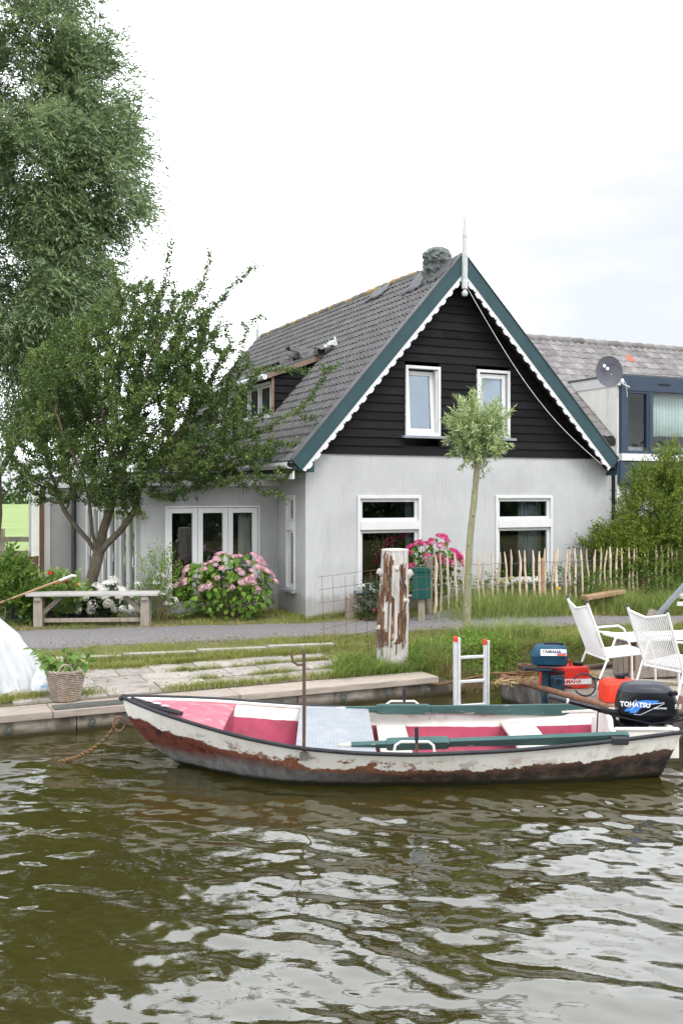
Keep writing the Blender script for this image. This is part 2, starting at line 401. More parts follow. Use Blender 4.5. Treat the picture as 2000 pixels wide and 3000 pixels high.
# ------------------------------------------------------------------ ground heights
def sstep(a, b, x): t = np.clip((x - a) / (b - a), 0, 1); return t * t * (3 - 2 * t)
def zg(u, v):
    u = np.asarray(u, float); v = np.asarray(v, float)
    z = np.interp(v, [-4.2, -3.6, -2.3, -1.6, -.4, 0, 30, 60], [-.235, -.225, -.135, -.07, -.015, 0, 0, -.1])
    bank = sstep(.1, .6, u)
    z = z + bank * (np.interp(v, [-4.6, -4.05, -3.55, -3.0, -2.3], [-.75, -.42, .09, .10, .04]))
    z = z + .20 * np.exp(-((v + .8) / .42) ** 2) * sstep(1.3, 2.4, u)
    return z
def far_edge(u): return np.interp(u, [-30, -4.6, -.1, 5.2, 30], [5.6, .55, -.42, -1.7, -7.6 + .8])
def near_edge(u): return np.interp(u, [-30, -4.4, -1.1, 4.45, 30], [2.0, -1.05, -1.36, -2.2, -7.4])

# ground: one sheet from the canal to the horizon
us = np.unique(np.concatenate([np.array([-900, -500, -250, -120, -60, -35, -22]), np.arange(-15, 16, .22), np.array([17, 20, 26, 40, 80, 180, 400, 900])]))
vs = np.unique(np.concatenate([np.arange(-4.15, 1.2, .1), np.arange(1.2, 12, .6), np.array([14, 18, 24, 32, 45, 70, 120, 250, 500, 1000, 1800])]))
U, V = np.meshgrid(us, vs, indexing='ij'); Z = zg(U, V) + .012 * np.sin(U * 7.1 + V * 5) * np.cos(V * 9 - U * 3) * (np.abs(U) < 15) * (V < 3)
inpath = (V < far_edge(U)) & (V > near_edge(U)); Z = np.where(inpath, Z - .03, Z)
Z[:, 0] = -1.1
P = np.stack([AX + U * CT - V * ST, AY + U * ST + V * CT, Z], -1).reshape(-1, 3)
nu, nv_ = U.shape; I = np.arange(nu * nv_).reshape(nu, nv_)
F = np.stack([I[:-1, :-1], I[1:, :-1], I[1:, 1:], I[:-1, 1:]], -1).reshape(-1, 4)
me = npmesh('ground', P, F, True)
gr = link('ground', me, 'turf'); tag(gr, 'grassy earth around the house and along the canal', kind='structure')
me.materials.append(MATS['meadow']); me.materials.append(MATS['soil'])
cen = np.stack([U[:-1, :-1] + .1, V[:-1, :-1] + .1], -1).reshape(-1, 2)
mi = np.where((cen[:, 1] > 11), 1, 0); mi = np.where((cen[:, 0] > .2) & (cen[:, 1] < -3.55), 2, mi); mi = np.where((cen[:, 1] > .35) & (cen[:, 1] < 1.3) & (cen[:, 0] < -1.8) & (cen[:, 0] > -6), 2, mi)
me.polygons.foreach_set('material_index', mi.astype(np.int32))

# far bank behind the camera, seen mirrored in the window panes
mb = MB(); mb.grid([[hw(u, v, z) for u in (-900, -60, 0, 60, 900)] for v, z in ((-21, -1.1), (-21.3, .1), (-60, .2), (-900, .2))][::-1])
tag(mb.build('far_bank', 'turf'), 'far bank of the canal', kind='structure')

# asphalt path
ur = np.concatenate([np.array([-40, -25, -15]), np.arange(-10, 14, .25), np.array([18, 26, 40])])
mb = MB(); rows = []
for u in ur:
    f, n_ = float(far_edge(u)), float(near_edge(u)); j = .03 * math.sin(u * 5.3) + .02 * math.sin(u * 13.1)
    rows.append([hw(u, n_ + j - .02, float(zg(u, n_)) - .05)] + [hw(u, v, float(zg(u, v)) + .012 + .02 * (1 - (2 * k / 6 - 1) ** 2)) for k in range(7) for v in [n_ + j + (f - n_ - j + .03 * math.sin(u * 6.1)) * k / 6]] + [hw(u, f + .05, float(zg(u, f)) - .05)])
mb.grid(rows); tag(mb.build('path', 'asphalt', smooth=True), 'narrow grey asphalt path between house and canal', kind='structure')

# water
m, t, b, o = newmat('water')
vec = coords(t)
col = ramp(t, noise(t, vec, .5, 3), [(.3, (.024, .021, .0045)), (.7, (.034, .029, .007))])
t.links.new(col, b.inputs['Base Color']); b.inputs['Specular IOR Level'].default_value = .5; b.inputs['Roughness'].default_value = .012; b.inputs['IOR'].default_value = 2.05
bump(t, b, noise(t, coords(t, (1, 2.8, 1)), 8, 3, .5), .06, .02)
def axis(dense, a, b, outs): return np.unique(np.concatenate([np.arange(a, b, dense), np.array(outs)]))
xs = axis(.022, -4.8, 4.8, [-900, -300, -100, -40, -20, -12, -8, -6, -5.2, 5.2, 6, 8, 12, 20, 40, 100, 300, 900])
ys = axis(.02, 3.4, 13.2, [-900, -300, -100, -40, -12, -4, 0, 1.5, 2.4, 3, 14, 16, 20, 30, 60, 120, 400])
X, Y = np.meshgrid(xs, ys, indexing='ij'); H = np.zeros_like(X)
g = np.random.default_rng(3); xs_ = None
for k in range(120):
    lam = .075 * (1.1 / .075) ** g.random(); a = R(90 - 12) + g.normal() * (.30 + .15 * (lam < .4)); kx, ky = math.cos(a) * 2 * math.pi / lam, math.sin(a) * 2 * math.pi / lam
    H += .00165 * lam ** .9 * (.6 if lam > .9 else 1) * np.sin(kx * X + ky * Y + g.uniform(0, 6.28) + .6 * np.sin(.7 * X + .5 * Y + k))
amp = .75 + .45 * np.sin(X * .9 + 1.2 * np.sin(Y * .8)) * np.cos(Y * .7 + .4)
calm = 1 - .65 * np.exp(-((X - .4) / 2.6) ** 4) * sstep(9.2, 9.9, Y)
H = H * (.55 + .5 * amp) * calm
H = H + 9.0 * np.maximum(H, 0) ** 2
mask = sstep(-4.8, -4.2, X) * (1 - sstep(4.2, 4.8, X)) * sstep(3.4, 3.9, Y) * (1 - sstep(12.4, 13.1, Y))
P = np.stack([X, Y, WATER + H * mask], -1).reshape(-1, 3); nx, ny = X.shape; I = np.arange(nx * ny).reshape(nx, ny)
F = np.stack([I[:-1, :-1], I[1:, :-1], I[1:, 1:], I[:-1, 1:]], -1).reshape(-1, 4)
tag(link('water', npmesh('water', P, F, True), 'water'), 'rippled olive brown canal water', kind='structure')

# quay edge: timber cap boards, concrete face boards, bolts
q = thing('quay_edge', 'low weathered quay edge with bolted face boards along the canal', 'quay', hw(0, 0), TH)
VQ = -4.22
cuts = [-14, -9.5, -6.4, -4.62, -2.6, -.05]
for a, b_ in zip(cuts[:-1], cuts[1:]):
    MB().box(a + .004, b_ - .004, VQ - .03, VQ + .40, -.29, -.215).build('cap_board', 'quay_cap', q, bevel=.008)
for a, b_, dz in ((-14, -9, 0), (-9, -4.38, -.006), (-4.37, -1.9, .0), (-1.89, .34, -.008)):
    MB().box(a, b_, VQ + .02 + dz, VQ + .12, -.95, -.295).build('face_board', 'quay_face', q, bevel=.006)
for u in (-6.8, -5.05, -4.22, -3.9, -2.95, -2.1, -1.32, -.72, -.2, .22):
    o = MB().lathe([(.042, 0), (.042, .012), (.03, .012), (.03, .004), (.02, .004), (.02, .022), (.008, .024)], 14).build('bolt', 'bolt_metal', q, smooth=True)
    o.rotation_euler = (R(90), 0, 0); o.location = (u, VQ + .012, -.365)
MB().box(-4.6, -3.55, VQ + .0, VQ + .2, -.213, -.20).build('grating', 'bolt_metal', q)
mb = MB()
for i in range(52): mb.box(-4.6 + i * .02, -4.588 + i * .02, VQ + .01, VQ + .19, -.2, -.194)
mb.build('grating_bars', 'bolt_metal', q, stuff=True)
MB().box(.36, .75, -4.05, -3.95, -.95, -.32).build('face_board', 'brown_wood', q)

# paved terrace: slabs in running bond, kerb stones by the path
pv = MB().box(-5.2, -.75, -3.80, -2.36, -.5, -.215).build('terrace', 'soil'); pv.location = hw(0, 0); pv.rotation_euler = (0, 0, TH)
tag(pv, 'paved strip between quay edge and path', kind='structure')
slabs = [MB().box(-w / 2, w / 2, -.225, .225, -.04, 0).mesh('slab') for w in (.56, .42, .60)]
for r_ in range(3):
    u = -5.15 + (.2, .0, .31)[r_]
    while u < -.8:
        k = random.choice((0, 0, 1, 2)); w = (.56, .42, .60)[k]
        if u + w > -.7: break
        o = link('paving_slab', slabs[k], 'slab', pv)
        o.location = (u + w / 2, -3.55 + r_ * .462, -.185 + r_ * .022 + random.uniform(-.008, .006)); o.rotation_euler = (R(2.6) + R(random.uniform(-.8, .8)), R(random.uniform(-.8, .8)), R(random.uniform(-.7, .7)))
        u += w + .012
ks = MB().box(-.47, .47, -.07, .07, -.1, 0).mesh('kerb_stone')
kb = thing('kerb', 'row of pale concrete kerb stones sunk in grass', 'kerb', hw(0, 0), TH)
for i in range(4):
    o = link('kerb_stone', ks, 'kerb_concrete', kb); u = -3.85 + i * .97
    o.location = (u, -1.84 - .08 * (u + 3.6), float(zg(u, -1.9)) + .035); o.rotation_euler = (0, R(1), R(-5 + random.uniform(-1, 1)))

# ------------------------------------------------------------------ building helpers
def wall_holes(mb, x0, x1, z0, z1, y0, y1, holes, mx=None):
    xs = sorted({x0, x1, *[h[0] for h in holes], *[h[1] for h in holes]}); zs = sorted({z0, z1, *[h[2] for h in holes], *[h[3] for h in holes]})
    for i in range(len(xs) - 1):
        run = None
        for k in range(len(zs) - 1):
            cx, cz = (xs[i] + xs[i + 1]) / 2, (zs[k] + zs[k + 1]) / 2
            hole = any(h[0] < cx < h[1] and h[2] < cz < h[3] for h in holes)
            if not hole: run = (run[0], zs[k + 1]) if run else (zs[k], zs[k + 1])
            if (hole or k == len(zs) - 2) and run: mb.box(xs[i], xs[i + 1], y0, y1, run[0], run[1], mx); run = None
    return mb
def ring(mb, w, h, f, y0, y1, x=0, z=0, fb=None):
    fb = f if fb is None else fb
    mb.box(x, x + f, y0, y1, z, z + h).box(x + w - f, x + w, y0, y1, z, z + h).box(x + f, x + w - f, y0, y1, z + h - f, z + h).box(x + f, x + w - f, y0, y1, z, z + fb)
    return mb
def window(parent, loc, rotz, w, h, lights, fr=.055, mat='white_paint', pane='pane_glass', sash=.05, sill=None, name='window', tilt=0, y0=-.025, y1=.09):
    """lights: list of (x0,x1,z0,z1) openings; outer ring plus mullions, each light with its sash and pane."""
    mb = MB(); ring(mb, w, h, fr, y0, y1)
    xs = sorted({l[0] for l in lights} | {l[1] for l in lights}); 
    zs = sorted({l[2] for l in lights} | {l[3] for l in lights})
    for a, b in zip(zs[1:-1:2], zs[2:-1:2]):
        mb.box(fr, w - fr, y0 - .012, y1, a, b)
    for a, b in zip(xs[1:-1:2], xs[2:-1:2]): mb.box(a, b, y0 + .003, y1, fr, h - fr)
    o = mb.build(name, mat, parent, bevel=.004); o.location = loc; o.rotation_euler = (0, 0, rotz)
    for (a, b, c, d) in lights:
        s = ring(MB(), b - a, d - c, sash, -.01, .045).build('sash', mat, o, bevel=.003); s.location = (a, .03, c)
        p = MB().box(sash, b - a - sash, .012, .018, sash, d - c - sash).build('pane', pane, o); p.location = (a, .03, c)
        if tilt:
            for e in (s, p): e.rotation_euler = (R(-tilt), 0, 0); e.location = (a, .045, c)
    if sill:
        k = MB().box(-.07, w + .09, y0 - .07, .02, -.045, -.002).build('sill', sill, o, bevel=.006)
    return o
def curtain(parent, x0, x1, y, z0, z1, mat, axis='x', n=7):
    mb = MB(); k = n * 6; rows = []
    for i in range(k + 1):
        a = x0 + (x1 - x0) * i / k; d = y + .025 * math.sin(i / 6 * 2 * math.pi) + .008 * math.sin(i * .9)
        rows.append([(a, d, z0), (a, d + .01 * math.sin(i), z1)] if axis == 'x' else [(d, a, z0), (d + .01 * math.sin(i), a, z1)])
    return mb.grid(rows).build('curtain', mat, parent, smooth=True, thick=.004)

# ------------------------------------------------------------------ the gabled house
house = thing('gabled_house', 'grey rendered house with black boarded gable and green barge boards', 'house', hw(0, 0), TH)
EL, ER, AP = (-.34, 2.55), (6.06, 2.66), (2.76, 6.08)        # roof eaves and apex in (u,z), at the top of the tiles
HL = 9.4; WU = 6.14; ZB = 2.67
GW = [(.922, 2.122, .43, 1.99), (3.628, 4.861, .43, 1.99)]
UW = [(1.806, 2.485, 3.0, 4.185), (3.223, 3.909, 3.0, 4.19)]
mb = wall_holes(MB(), 0, WU, -.3, ZB, 0, .24, GW)
mb.box(WU - .24, WU, .24, HL, -.3, ZB).box(0, WU - .24, HL - .24, HL, -.3, ZB)
side = Matrix.Translation((0, 0, 0)) @ Matrix.Rotation(R(90), 4, 'Z')        # local x -> v, local y -> -u
wall_holes(mb, .24, HL - .24, -.3, 2.44, -.24, 0, [(.428, .802, .43, 2.0)], side)
mb.build('wall', 'stucco', house)
MB().prism([(.0, ZB), (WU, ZB), (WU, 2.5), (AP[0], 5.85), (0, 2.5)], HL - .2, HL - .02).build('rear_gable', 'stucco_grey', house)
mb = MB().box(.24, WU - .24, .3, HL - .3, -.05, 0).box(.25, WU - .25, 4.2, 4.3, 0, 2.5).box(.25, WU - .25, .25, HL - .3, 2.5, 2.6)
mb.build('room', 'room_dark', house)
def roof_u(z, off=.16):      # inner edges of the gable under the roof at height z
    kl = (AP[0] - EL[0]) / (AP[1] - EL[1]); kr = (AP[0] - ER[0]) / (AP[1] - ER[1])
    return EL[0] + (z + off - EL[1]) * kl, ER[0] + (z + off - ER[1]) * kr
# black weatherboards
def lerp(a, b, t): return a + (b - a) * t
bp = .1445; k = 0; back = MB()
while True:
    z0 = ZB + k * bp; z1 = z0 + bp + .012; k += 1
    l0, r0 = roof_u(z0); l1, r1 = roof_u(z1)
    l0, l1, r0, r1 = max(l0, -.02), max(l1, -.02), min(r0, WU + .02), min(r1, WU + .02)
    if r1 - l1 < .12: break
    segs = [(l0, l1, r0, r1)]
    for (a, b_, c_, d_) in UW:
        if z1 > c_ - .03 and z0 < d_ + .0:
            ns = []
            for s in segs:
                if s[0] < a and s[2] > b_: ns += [(s[0], s[1], a, a), (b_, b_, s[2], s[3])]
                else: ns.append(s)
            segs = ns
    fin = []
    for s in segs:
        if s[2] - s[0] > 2.0 and (k % 3 != 1):
            j = lerp(s[0], s[2], random.uniform(.25, .75)); fin += [(s[0], s[1], j - .0015, j - .0015), (j + .0015, j + .0015, s[2], s[3])]
        else: fin.append(s)
    for (a0, a1, b0, b1) in fin:
        y = random.uniform(-.002, .002)
        vs = [(a0, -.030 + y, z0), (b0, -.030 + y, z0), (b1, -.004 + y, z1), (a1, -.004 + y, z1), (a0, -.004 + y, z0), (b0, -.004 + y, z0), (b1, .010 + y, z1), (a1, .010 + y, z1)]
        MB().add(vs, [(0,1,2,3),(7,6,5,4),(0,4,5,1),(1,5,6,2),(2,6,7,3),(3,7,4,0)]).build('weatherboard', 'black_board', house)
        back.add([(a0, .02, z0), (b0, .02, z0), (b1, .02, z1), (a1, .02, z1)], [(0, 1, 2, 3)])
back.build('board_backing', 'roof_deck', house, thick=.02)
# upper windows, the first one tilted open inwards
w1 = window(house, (UW[0][0], -.03, UW[0][2]), 0, .679, 1.185, [(.05, .60, .05, 1.11)], fr=.05, pane='pane_glass_sky', sash=.075, sill='slate_sill', tilt=4)
MB().box(.60, .64, .01, .1, .05, 1.13).build('jamb', 'white_paint', w1)
w2 = window(house, (UW[1][0], -.03, UW[1][2]), 0, .686, 1.19, [(.05, .61, .05, 1.12)], fr=.05, pane='pane_glass_sky', sash=.075, sill='slate_sill')
w2['label'] = 'closed upper window behind the small pollard tree'; w1['label'] = 'upper window tilted open'
MB().box(1.45, 4.25, .6, .64, 2.62, 4.25).build('attic_wall', 'room_dark', house)
# ground-floor windows, a low fanlight over a tall light
for i, (a, b_, c_, d_) in enumerate(GW):
    wd = window(house, (a, -.0, c_), 0, b_ - a, d_ - c_, [(.05, b_ - a - .05, .05, .99), (.05, b_ - a - .05, 1.13, 1.51)], fr=.05, sash=.055, sill='slate_sill')
    wd['label'] = ('ground-floor window behind the weathered stump', 'ground-floor window behind the picket fence')[i]
curtain(house, 2.0, 2.12, .32, .35, 2.05, 'curtain_grey', n=3); curtain(house, 4.35, 4.85, .34, .3, 2.1, 'curtain_grey', n=6); curtain(house, .93, 1.05, .34, 1.2, 2.05, 'curtain', n=2)
sw = window(house, (-.0, .802, .43), R(-90), .374, 1.57, [(.045, .33, .045, .98), (.045, .33, 1.13, 1.525)], fr=.045, sash=.045, sill='slate_sill'); sw['label'] = 'narrow window in the side wall'
# roof body
mb = MB(); th_ = .14
mb.prism([EL, AP, ER, (ER[0] + .02, ER[1] - .16), (AP[0], AP[1] - .21), (EL[0] - .02, EL[1] - .16)], -.29, HL + .2)
mb.v = [(x, y, z - .045) for x, y, z in mb.v]; mb.build('roof', 'roof_deck', house)
# barge boards, white scalloped trim, capping
def barge(tip, sgn, name):
    a, t_ = Vector(AP), Vector(tip); d = (t_ - a); L = d.length; d.normalize(); n = Vector((d.y, -d.x)) if sgn < 0 else Vector((-d.y, d.x))
    if n.y > 0: n = -n
    e = a + d * (L + .04); H_ = .205
    low = a + Vector((0, -1)) * (H_ / -n.y)
    MB().prism([tuple(a + Vector((0, .02))), tuple(e + Vector((0, .02))), tuple(e + n * H_), tuple(low)], -.345, -.305).build('barge_board', 'green_paint', house)
    MB().prism([tuple(a + Vector((0, .05))), tuple(e + Vector((0, .05))), tuple(e + Vector((0, .022))), tuple(a + Vector((0, .022)))], -.36, -.20).build('barge_cap', 'lead', house)
    # scallops: a wide lobe, then a small bead
    pts = []; s = .0; Lt = L - .02; per = .205
    while s < Lt:
        for q in range(17):
            f = q / 16; x = s + f * per
            if x > Lt + .04: break
            if f < .72: dep = .035 + .055 * math.sqrt(max(0, 1 - ((f / .72) * 2 - 1) ** 2)) ** .8
            else: dep = .03 + .035 * math.sqrt(max(0, 1 - (((f - .72) / .28) * 2 - 1) ** 2))
            pts.append((x, dep))
        s += per
    rows = []
    for x, dep in pts:
        top = a + d * x + n * (H_ - .01); bot = a + d * x + n * (H_ + dep)
        if sgn * (bot.x - a.x) < .02: bot.x = a.x + sgn * .02
        if sgn * (top.x - a.x) < .02: top.x = a.x + sgn * .02
        rows.append([(top.x, -.335, top.y), (bot.x, -.335, bot.y), (bot.x, -.312, bot.y), (top.x, -.312, top.y)])
    MB().grid(rows, closed=True).build('scalloped_trim', 'white_paint', house)
barge(EL, -1, 'l'); barge(ER, 1, 'r')
MB().prism([(EL[0] - .0, EL[1] - .12), (.02, ZB + .0), (.02, 2.36), (EL[0] + .02, 2.40)], -.30, HL).build('soffit', 'green_paint', house)
MB().prism([(WU - .02, ZB), (ER[0] + .04, ER[1] - .17), (ER[0] + .02, 2.36), (WU - .02, 2.40)], -.30, HL).build('soffit', 'green_paint', house)
# finial
fin = [(.012, 6.77), (.02, 6.7), (.042, 6.42), (.05, 6.415), (.05, 6.35), (.043, 6.345), (.047, 6.33), (.05, 6.1), (.053, 6.09), (.053, 6.03), (.05, 6.02), (.048, 5.62), (.053, 5.6), (.053, 5.49), (.028, 5.47), (.03, 5.455), (.052, 5.425), (.054, 5.40), (.04, 5.365), (.012, 5.355)]
o = MB().lathe(fin[::-1], 8, rot=R(22.5)).build('finial', 'finial_paint', house); o.location = (AP[0], -.375, 0)
o = MB().lathe([(.05, 5.9), (.05, 6.3), (.03, 6.31), (.008, 6.72)], 8).build('finial', 'finial_paint', house); o.location = (AP[0], HL + .22, 0)
# tiles of the near slope
sl_ = Vector((AP[0] - EL[0], 0, AP[1] - EL[1])); SL = sl_.length; sl_.normalize(); nl = Vector((-sl_.z, 0, sl_.x)); xl = Vector((0, -1, 0))
def tile_mb(w=.14, l=.235, th=.026, amp=.052, n=6):
    mb = MB(); pr = []
    for i in range(n + 1):
        f = i / n; pr.append((f * (w + .012) - w / 2, amp * (.5 - .5 * math.cos(2 * math.pi * min(1, f * 1.05))) ** .8))
    rows = [[(x, 0, h + th) for x, h in pr], [(x, l, h * .9 - .004) for x, h in pr], [(x, l, h * .9 - .012) for x, h in pr], [(x, 0, h - .002) for x, h in pr]]
    rows.append(rows[0]); return mb.grid(rows)
tile_me = tile_mb().mesh('roof_tile', True, 35)
NR, TWD = 24, .14; gauge = SL / NR
DV0, DV1, DU = 2.75, 6.7, .50                                        # the dormer's extent in v and its front in u
def in_dormer(u, v): return DV0 - .02 < v < DV1 + .02 and .42 < u < 1.68
tiles = []
for r_ in range(NR):
    for c_ in range(int((HL + .45) / TWD)):
        v = -.26 + (c_ + .5) * TWD; p = Vector((EL[0], v, EL[1])) + sl_ * (r_ * gauge - .03)
        if in_dormer(p.x + .1, v): continue
        w_ = hw(p.x, v, p.z); tiles.append((w_.length, r_, c_, p))
tiles.sort(key=lambda x: x[0] + (3 if x[3].x > 2.6 else 0))
mass = MB(); far_me = tile_mb(n=3)
for i, (d_, r_, c_, p) in enumerate(tiles):
    jit = Matrix.Rotation(R(random.uniform(-1.3, 1.3)), 4, 'Z') @ Matrix.Rotation(R(random.uniform(1.2, 2.6)), 4, 'X')
    mxl = Matrix(((xl.x, sl_.x, nl.x, p.x), (xl.y, sl_.y, nl.y, p.y), (xl.z, sl_.z, nl.z, p.z), (0, 0, 0, 1))) @ Matrix.Translation((0, 0, -.03 + random.uniform(-.002, .003))) @ jit
    if i < 300:
        o = link('roof_tile', tile_me, 'roof_tile', house); o.matrix_local = mxl
    else: mass.add(far_me.v, far_me.f, mxl)
sr = Vector((AP[0] - ER[0], 0, AP[1] - ER[1])); SRL = sr.length; sr.normalize(); nr_ = Vector((sr.z, 0, -sr.x)); xr = Vector((0, 1, 0))
for r_ in range(22):
    for c_ in range(34):
        p = Vector((ER[0], -.2 + (c_ + .5) * .28, ER[1])) + sr * (r_ * SRL / 22 - .03)
        mass.add([(a * 2, b_, c__) for a, b_, c__ in far_me.v], far_me.f, Matrix(((xr.x, sr.x, nr_.x, p.x), (xr.y, sr.y, nr_.y, p.y), (xr.z, sr.z, nr_.z, p.z), (0, 0, 0, 1))) @ Matrix.Translation((0, 0, -.03)) @ Matrix.Rotation(R(2), 4, 'X'))
mass.build('roof_tiles', 'roof_tile_mass', house, smooth=True, angle=35, stuff=True)
rt = MB().tube([(0, 0, 0), (0, .36, .012)], [.085, .098], 10).mesh('ridge_tile', True)
for i in range(int((HL - 1.1) / .335)):
    o = link('ridge_tile', rt, 'roof_tile_ridge', house); o.location = (AP[0], 1.15 + i * .335, AP[1] - .045 + random.uniform(-.006, .006)); o.rotation_euler = (0, 0, R(random.uniform(-1, 1)))
# lead patches on the slope near the ridge
def on_slope(s, v, h=.0): return Vector((EL[0], v, EL[1])) + sl_ * s + nl * h
def slope_sheet(name, mat, s0, s1, v0, v1, h=.045, nx=5, ny=7, amp=.012):
    rows = [[on_slope(lerp(s0, s1, i / nx) + .03 * math.sin(j * 1.7), lerp(v0, v1, j / ny) + .03 * math.sin(i * 2.1), h + amp * math.sin(i * 2.3 + j * 1.9)) for j in range(ny + 1)] for i in range(nx + 1)]
    return MB().grid(rows).build(name, mat, house, smooth=True, thick=.006)
slope_sheet('lead_patch', 'lead', SL - .42, SL + .02, 2.05, 2.75); slope_sheet('lead_patch', 'lead', SL - .7, SL - .02, .35, .95, .04); slope_sheet('lead_patch', 'lead', SL - .6, SL - .05, -.25, .38, .035)
# chimney wrapped in a crumpled tarpaulin
M('tarp', (.085, .10, .092), (.055, .066, .062), 5, .34, 1.0, 7, spec=.5, bdist=.08, c3=(.15, .168, .155), s3=5, lo3=.5, hi3=.6)
ch = MB().box(-.11, .11, -.11, .11, -.5, .12).build('chimney', 'brown_wood', house); ch.location = (2.62, .30, 5.98)
mb = MB(); rows = []
for i in range(64):
    f = i / 63; z = .36 - f * .92
    base = .255 * (min(1, math.sqrt(max(0, 1 - (1 - f * 4.2) ** 2))) if f < .238 else 1) * (1 - .16 * math.exp(-((f - .56) / .07) ** 2) - .06 * math.exp(-((f - .4) / .05) ** 2)) + (.05 * max(0, f - .62) / .38)
    rw = []
    for j in range(120):
        a = 2 * math.pi * j / 120; q = Vector((math.cos(a) * 2.2, math.sin(a) * 2.2, z * 5))
        r_ = base * (1 + .12 * mnoise.noise(q) + .05 * math.sin(9 * a + 5 * mnoise.noise(q * .7)) * (.3 + f) - .24 * abs(mnoise.noise(Vector((q.x * 1.1, q.y * 1.1, q.z * 2.4)))) - .16 * abs(mnoise.noise(Vector((q.x * 2.6, q.y * 2.6, q.z * 1.2)))) - .07 * abs(mnoise.noise(q * 5)))
        rw.append((r_ * math.cos(a) * 1.12, r_ * math.sin(a) * 1.12, z + .05 * mnoise.noise(q * 1.4) * (f > .2) + (-.35 * math.cos(a) * max(0, f - .7) * -1)))
    rows.append(rw)
o = mb.grid(rows, closed=True).build('tarpaulin', 'tarp', ch, smooth=True, angle=180); o.location = (0, 0, 0)
# gutter along the near eave
prof = [(-.055, .0), (-.06, -.05), (-.03, -.09), (.0, -.1), (.06, -.1), (.06, .0), (.052, .0), (.052, -.09), (.0, -.09), (-.025, -.08), (-.05, -.045), (-.046, .0)]
MB().prism([(EL[0] - .05 + x, EL[1] - .035 + z) for x, z in prof], -.28, HL).build('gutter', 'gutter_paint', house)
MB().box(EL[0] + .0, EL[0] + .03, -.28, HL, EL[1] - .30, EL[1] - .14).build('fascia', 'white_paint', house)
# side dormer
zr = lambda u: EL[1] + (u - EL[0]) * (AP[1] - EL[1]) / (AP[0] - EL[0])
dm = MB().prism([(DU + .06, zr(DU) - .1), (DU + .06, 4.24), (1.66, 4.70), (1.66, zr(1.6) - .1)], DV0 + .03, DV1).build('dormer', 'roof_deck', house)
z = 3.36; kk = 0
while z < 4.66:
    z1 = z + .15; a0 = DU - .02 if z < 4.2 else DU + (z - 4.24) * 2.5; a1 = DU - .02 if z1 < 4.2 else DU + (z1 - 4.24) * 2.5
    b0 = min(1.7, EL[0] + (z - EL[1]) * .878 + .02); b1 = min(1.72, EL[0] + (z1 - EL[1]) * .878 + .02)
    if b0 > a0 + .02 and b1 > a1 - .05:
        vs = [(a0, DV0 - .03, z), (b0, DV0 - .03, z), (max(b1, a1), DV0 - .006, z1), (a1, DV0 - .006, z1), (a0, DV0 + .02, z), (b0, DV0 + .02, z), (max(b1, a1), DV0 + .025, z1), (a1, DV0 + .025, z1)]
        MB().add(vs, [(0,1,2,3),(7,6,5,4),(0,4,5,1),(1,5,6,2),(2,6,7,3),(3,7,4,0)]).build('weatherboard', 'black_board', dm)
    z = z1 - .008
MB().box(DU - .03, DU + .02, DV0 - .035, DV0 + .0, 3.42, 4.22).build('corner_post', 'verge_wood', dm)
MB().beam((DU - .14, DV0 - .07, 4.22), (1.74, DV0 - .07, 4.74), .05, .09).build('verge_board', 'verge_wood', dm)
MB().prism([(DU - .16, 4.25), (1.75, 4.77), (1.75, 4.83), (DU - .16, 4.31)], DV0 - .09, DV1 + .1).build('dormer_roof', 'lead', dm)
MB().tube([(DU - .2, DV0 - .12, 4.20), (DU - .2, DV1, 4.20)], .055, 10).build('dormer_gutter', 'gutter_paint', dm, smooth=True)
dw = window(dm, (DU + .03, DV1 - .1, 3.46), R(-90), DV1 - DV0 - .2, .70, [(.06 + i * .61, .06 + i * .61 + .55, .06, .64) for i in range(6)], fr=.05, pane='pane_glass_sky', sash=.04)
# loose tiles piled above the dormer and a scrap of white membrane
for i in range(15):
    o = link('loose_tile', tile_me, 'roof_tile', house); f = random.random()
    o.location = on_slope(2.72 + .25 * random.random(), DV0 - .25 + 1.9 * f, .08 + .05 * random.random()); o.rotation_euler = (random.uniform(-.5, .5), -.5 + random.uniform(-.5, .4), random.uniform(0, 6)); o.scale = (1.3, 1.2, 1.4)
M('membrane', (.72, .73, .72), (.6, .61, .6), 6, .6, .3, 20)
mb = MB(); rows = [[on_slope(2.86 + .24 * i / 6 + .03 * math.sin(j), 2.30 + .36 * j / 7, .07 + .07 * math.sin(i * 1.3 + j * .8) + .03 * math.sin(j * 2.2)) for j in range(8)] for i in range(7)]
mb.grid(rows).build('loose_membrane', 'membrane', house, smooth=True, thick=.003)
# cable from the finial to the right eave, downpipe at the corner
pts = [Vector((AP[0] + .08, -.3, 5.55)).lerp(Vector((5.75, -.3, 2.55)), i / 14) + Vector((0, 0, -.34 * math.sin(math.pi * i / 14))) for i in range(15)]
MB().tube(pts, .006, 6).build('cable', 'cable_white', house, smooth=True)
MB().tube([(WU + .07, -.06, 2.45), (WU + .07, -.06, 0)], .035, 10).build('downpipe', 'dark_metal', house, smooth=True)
MB().box(.02, WU - .02, -.012, .0, -.02, .05).build('plinth', 'stucco_grey', house)

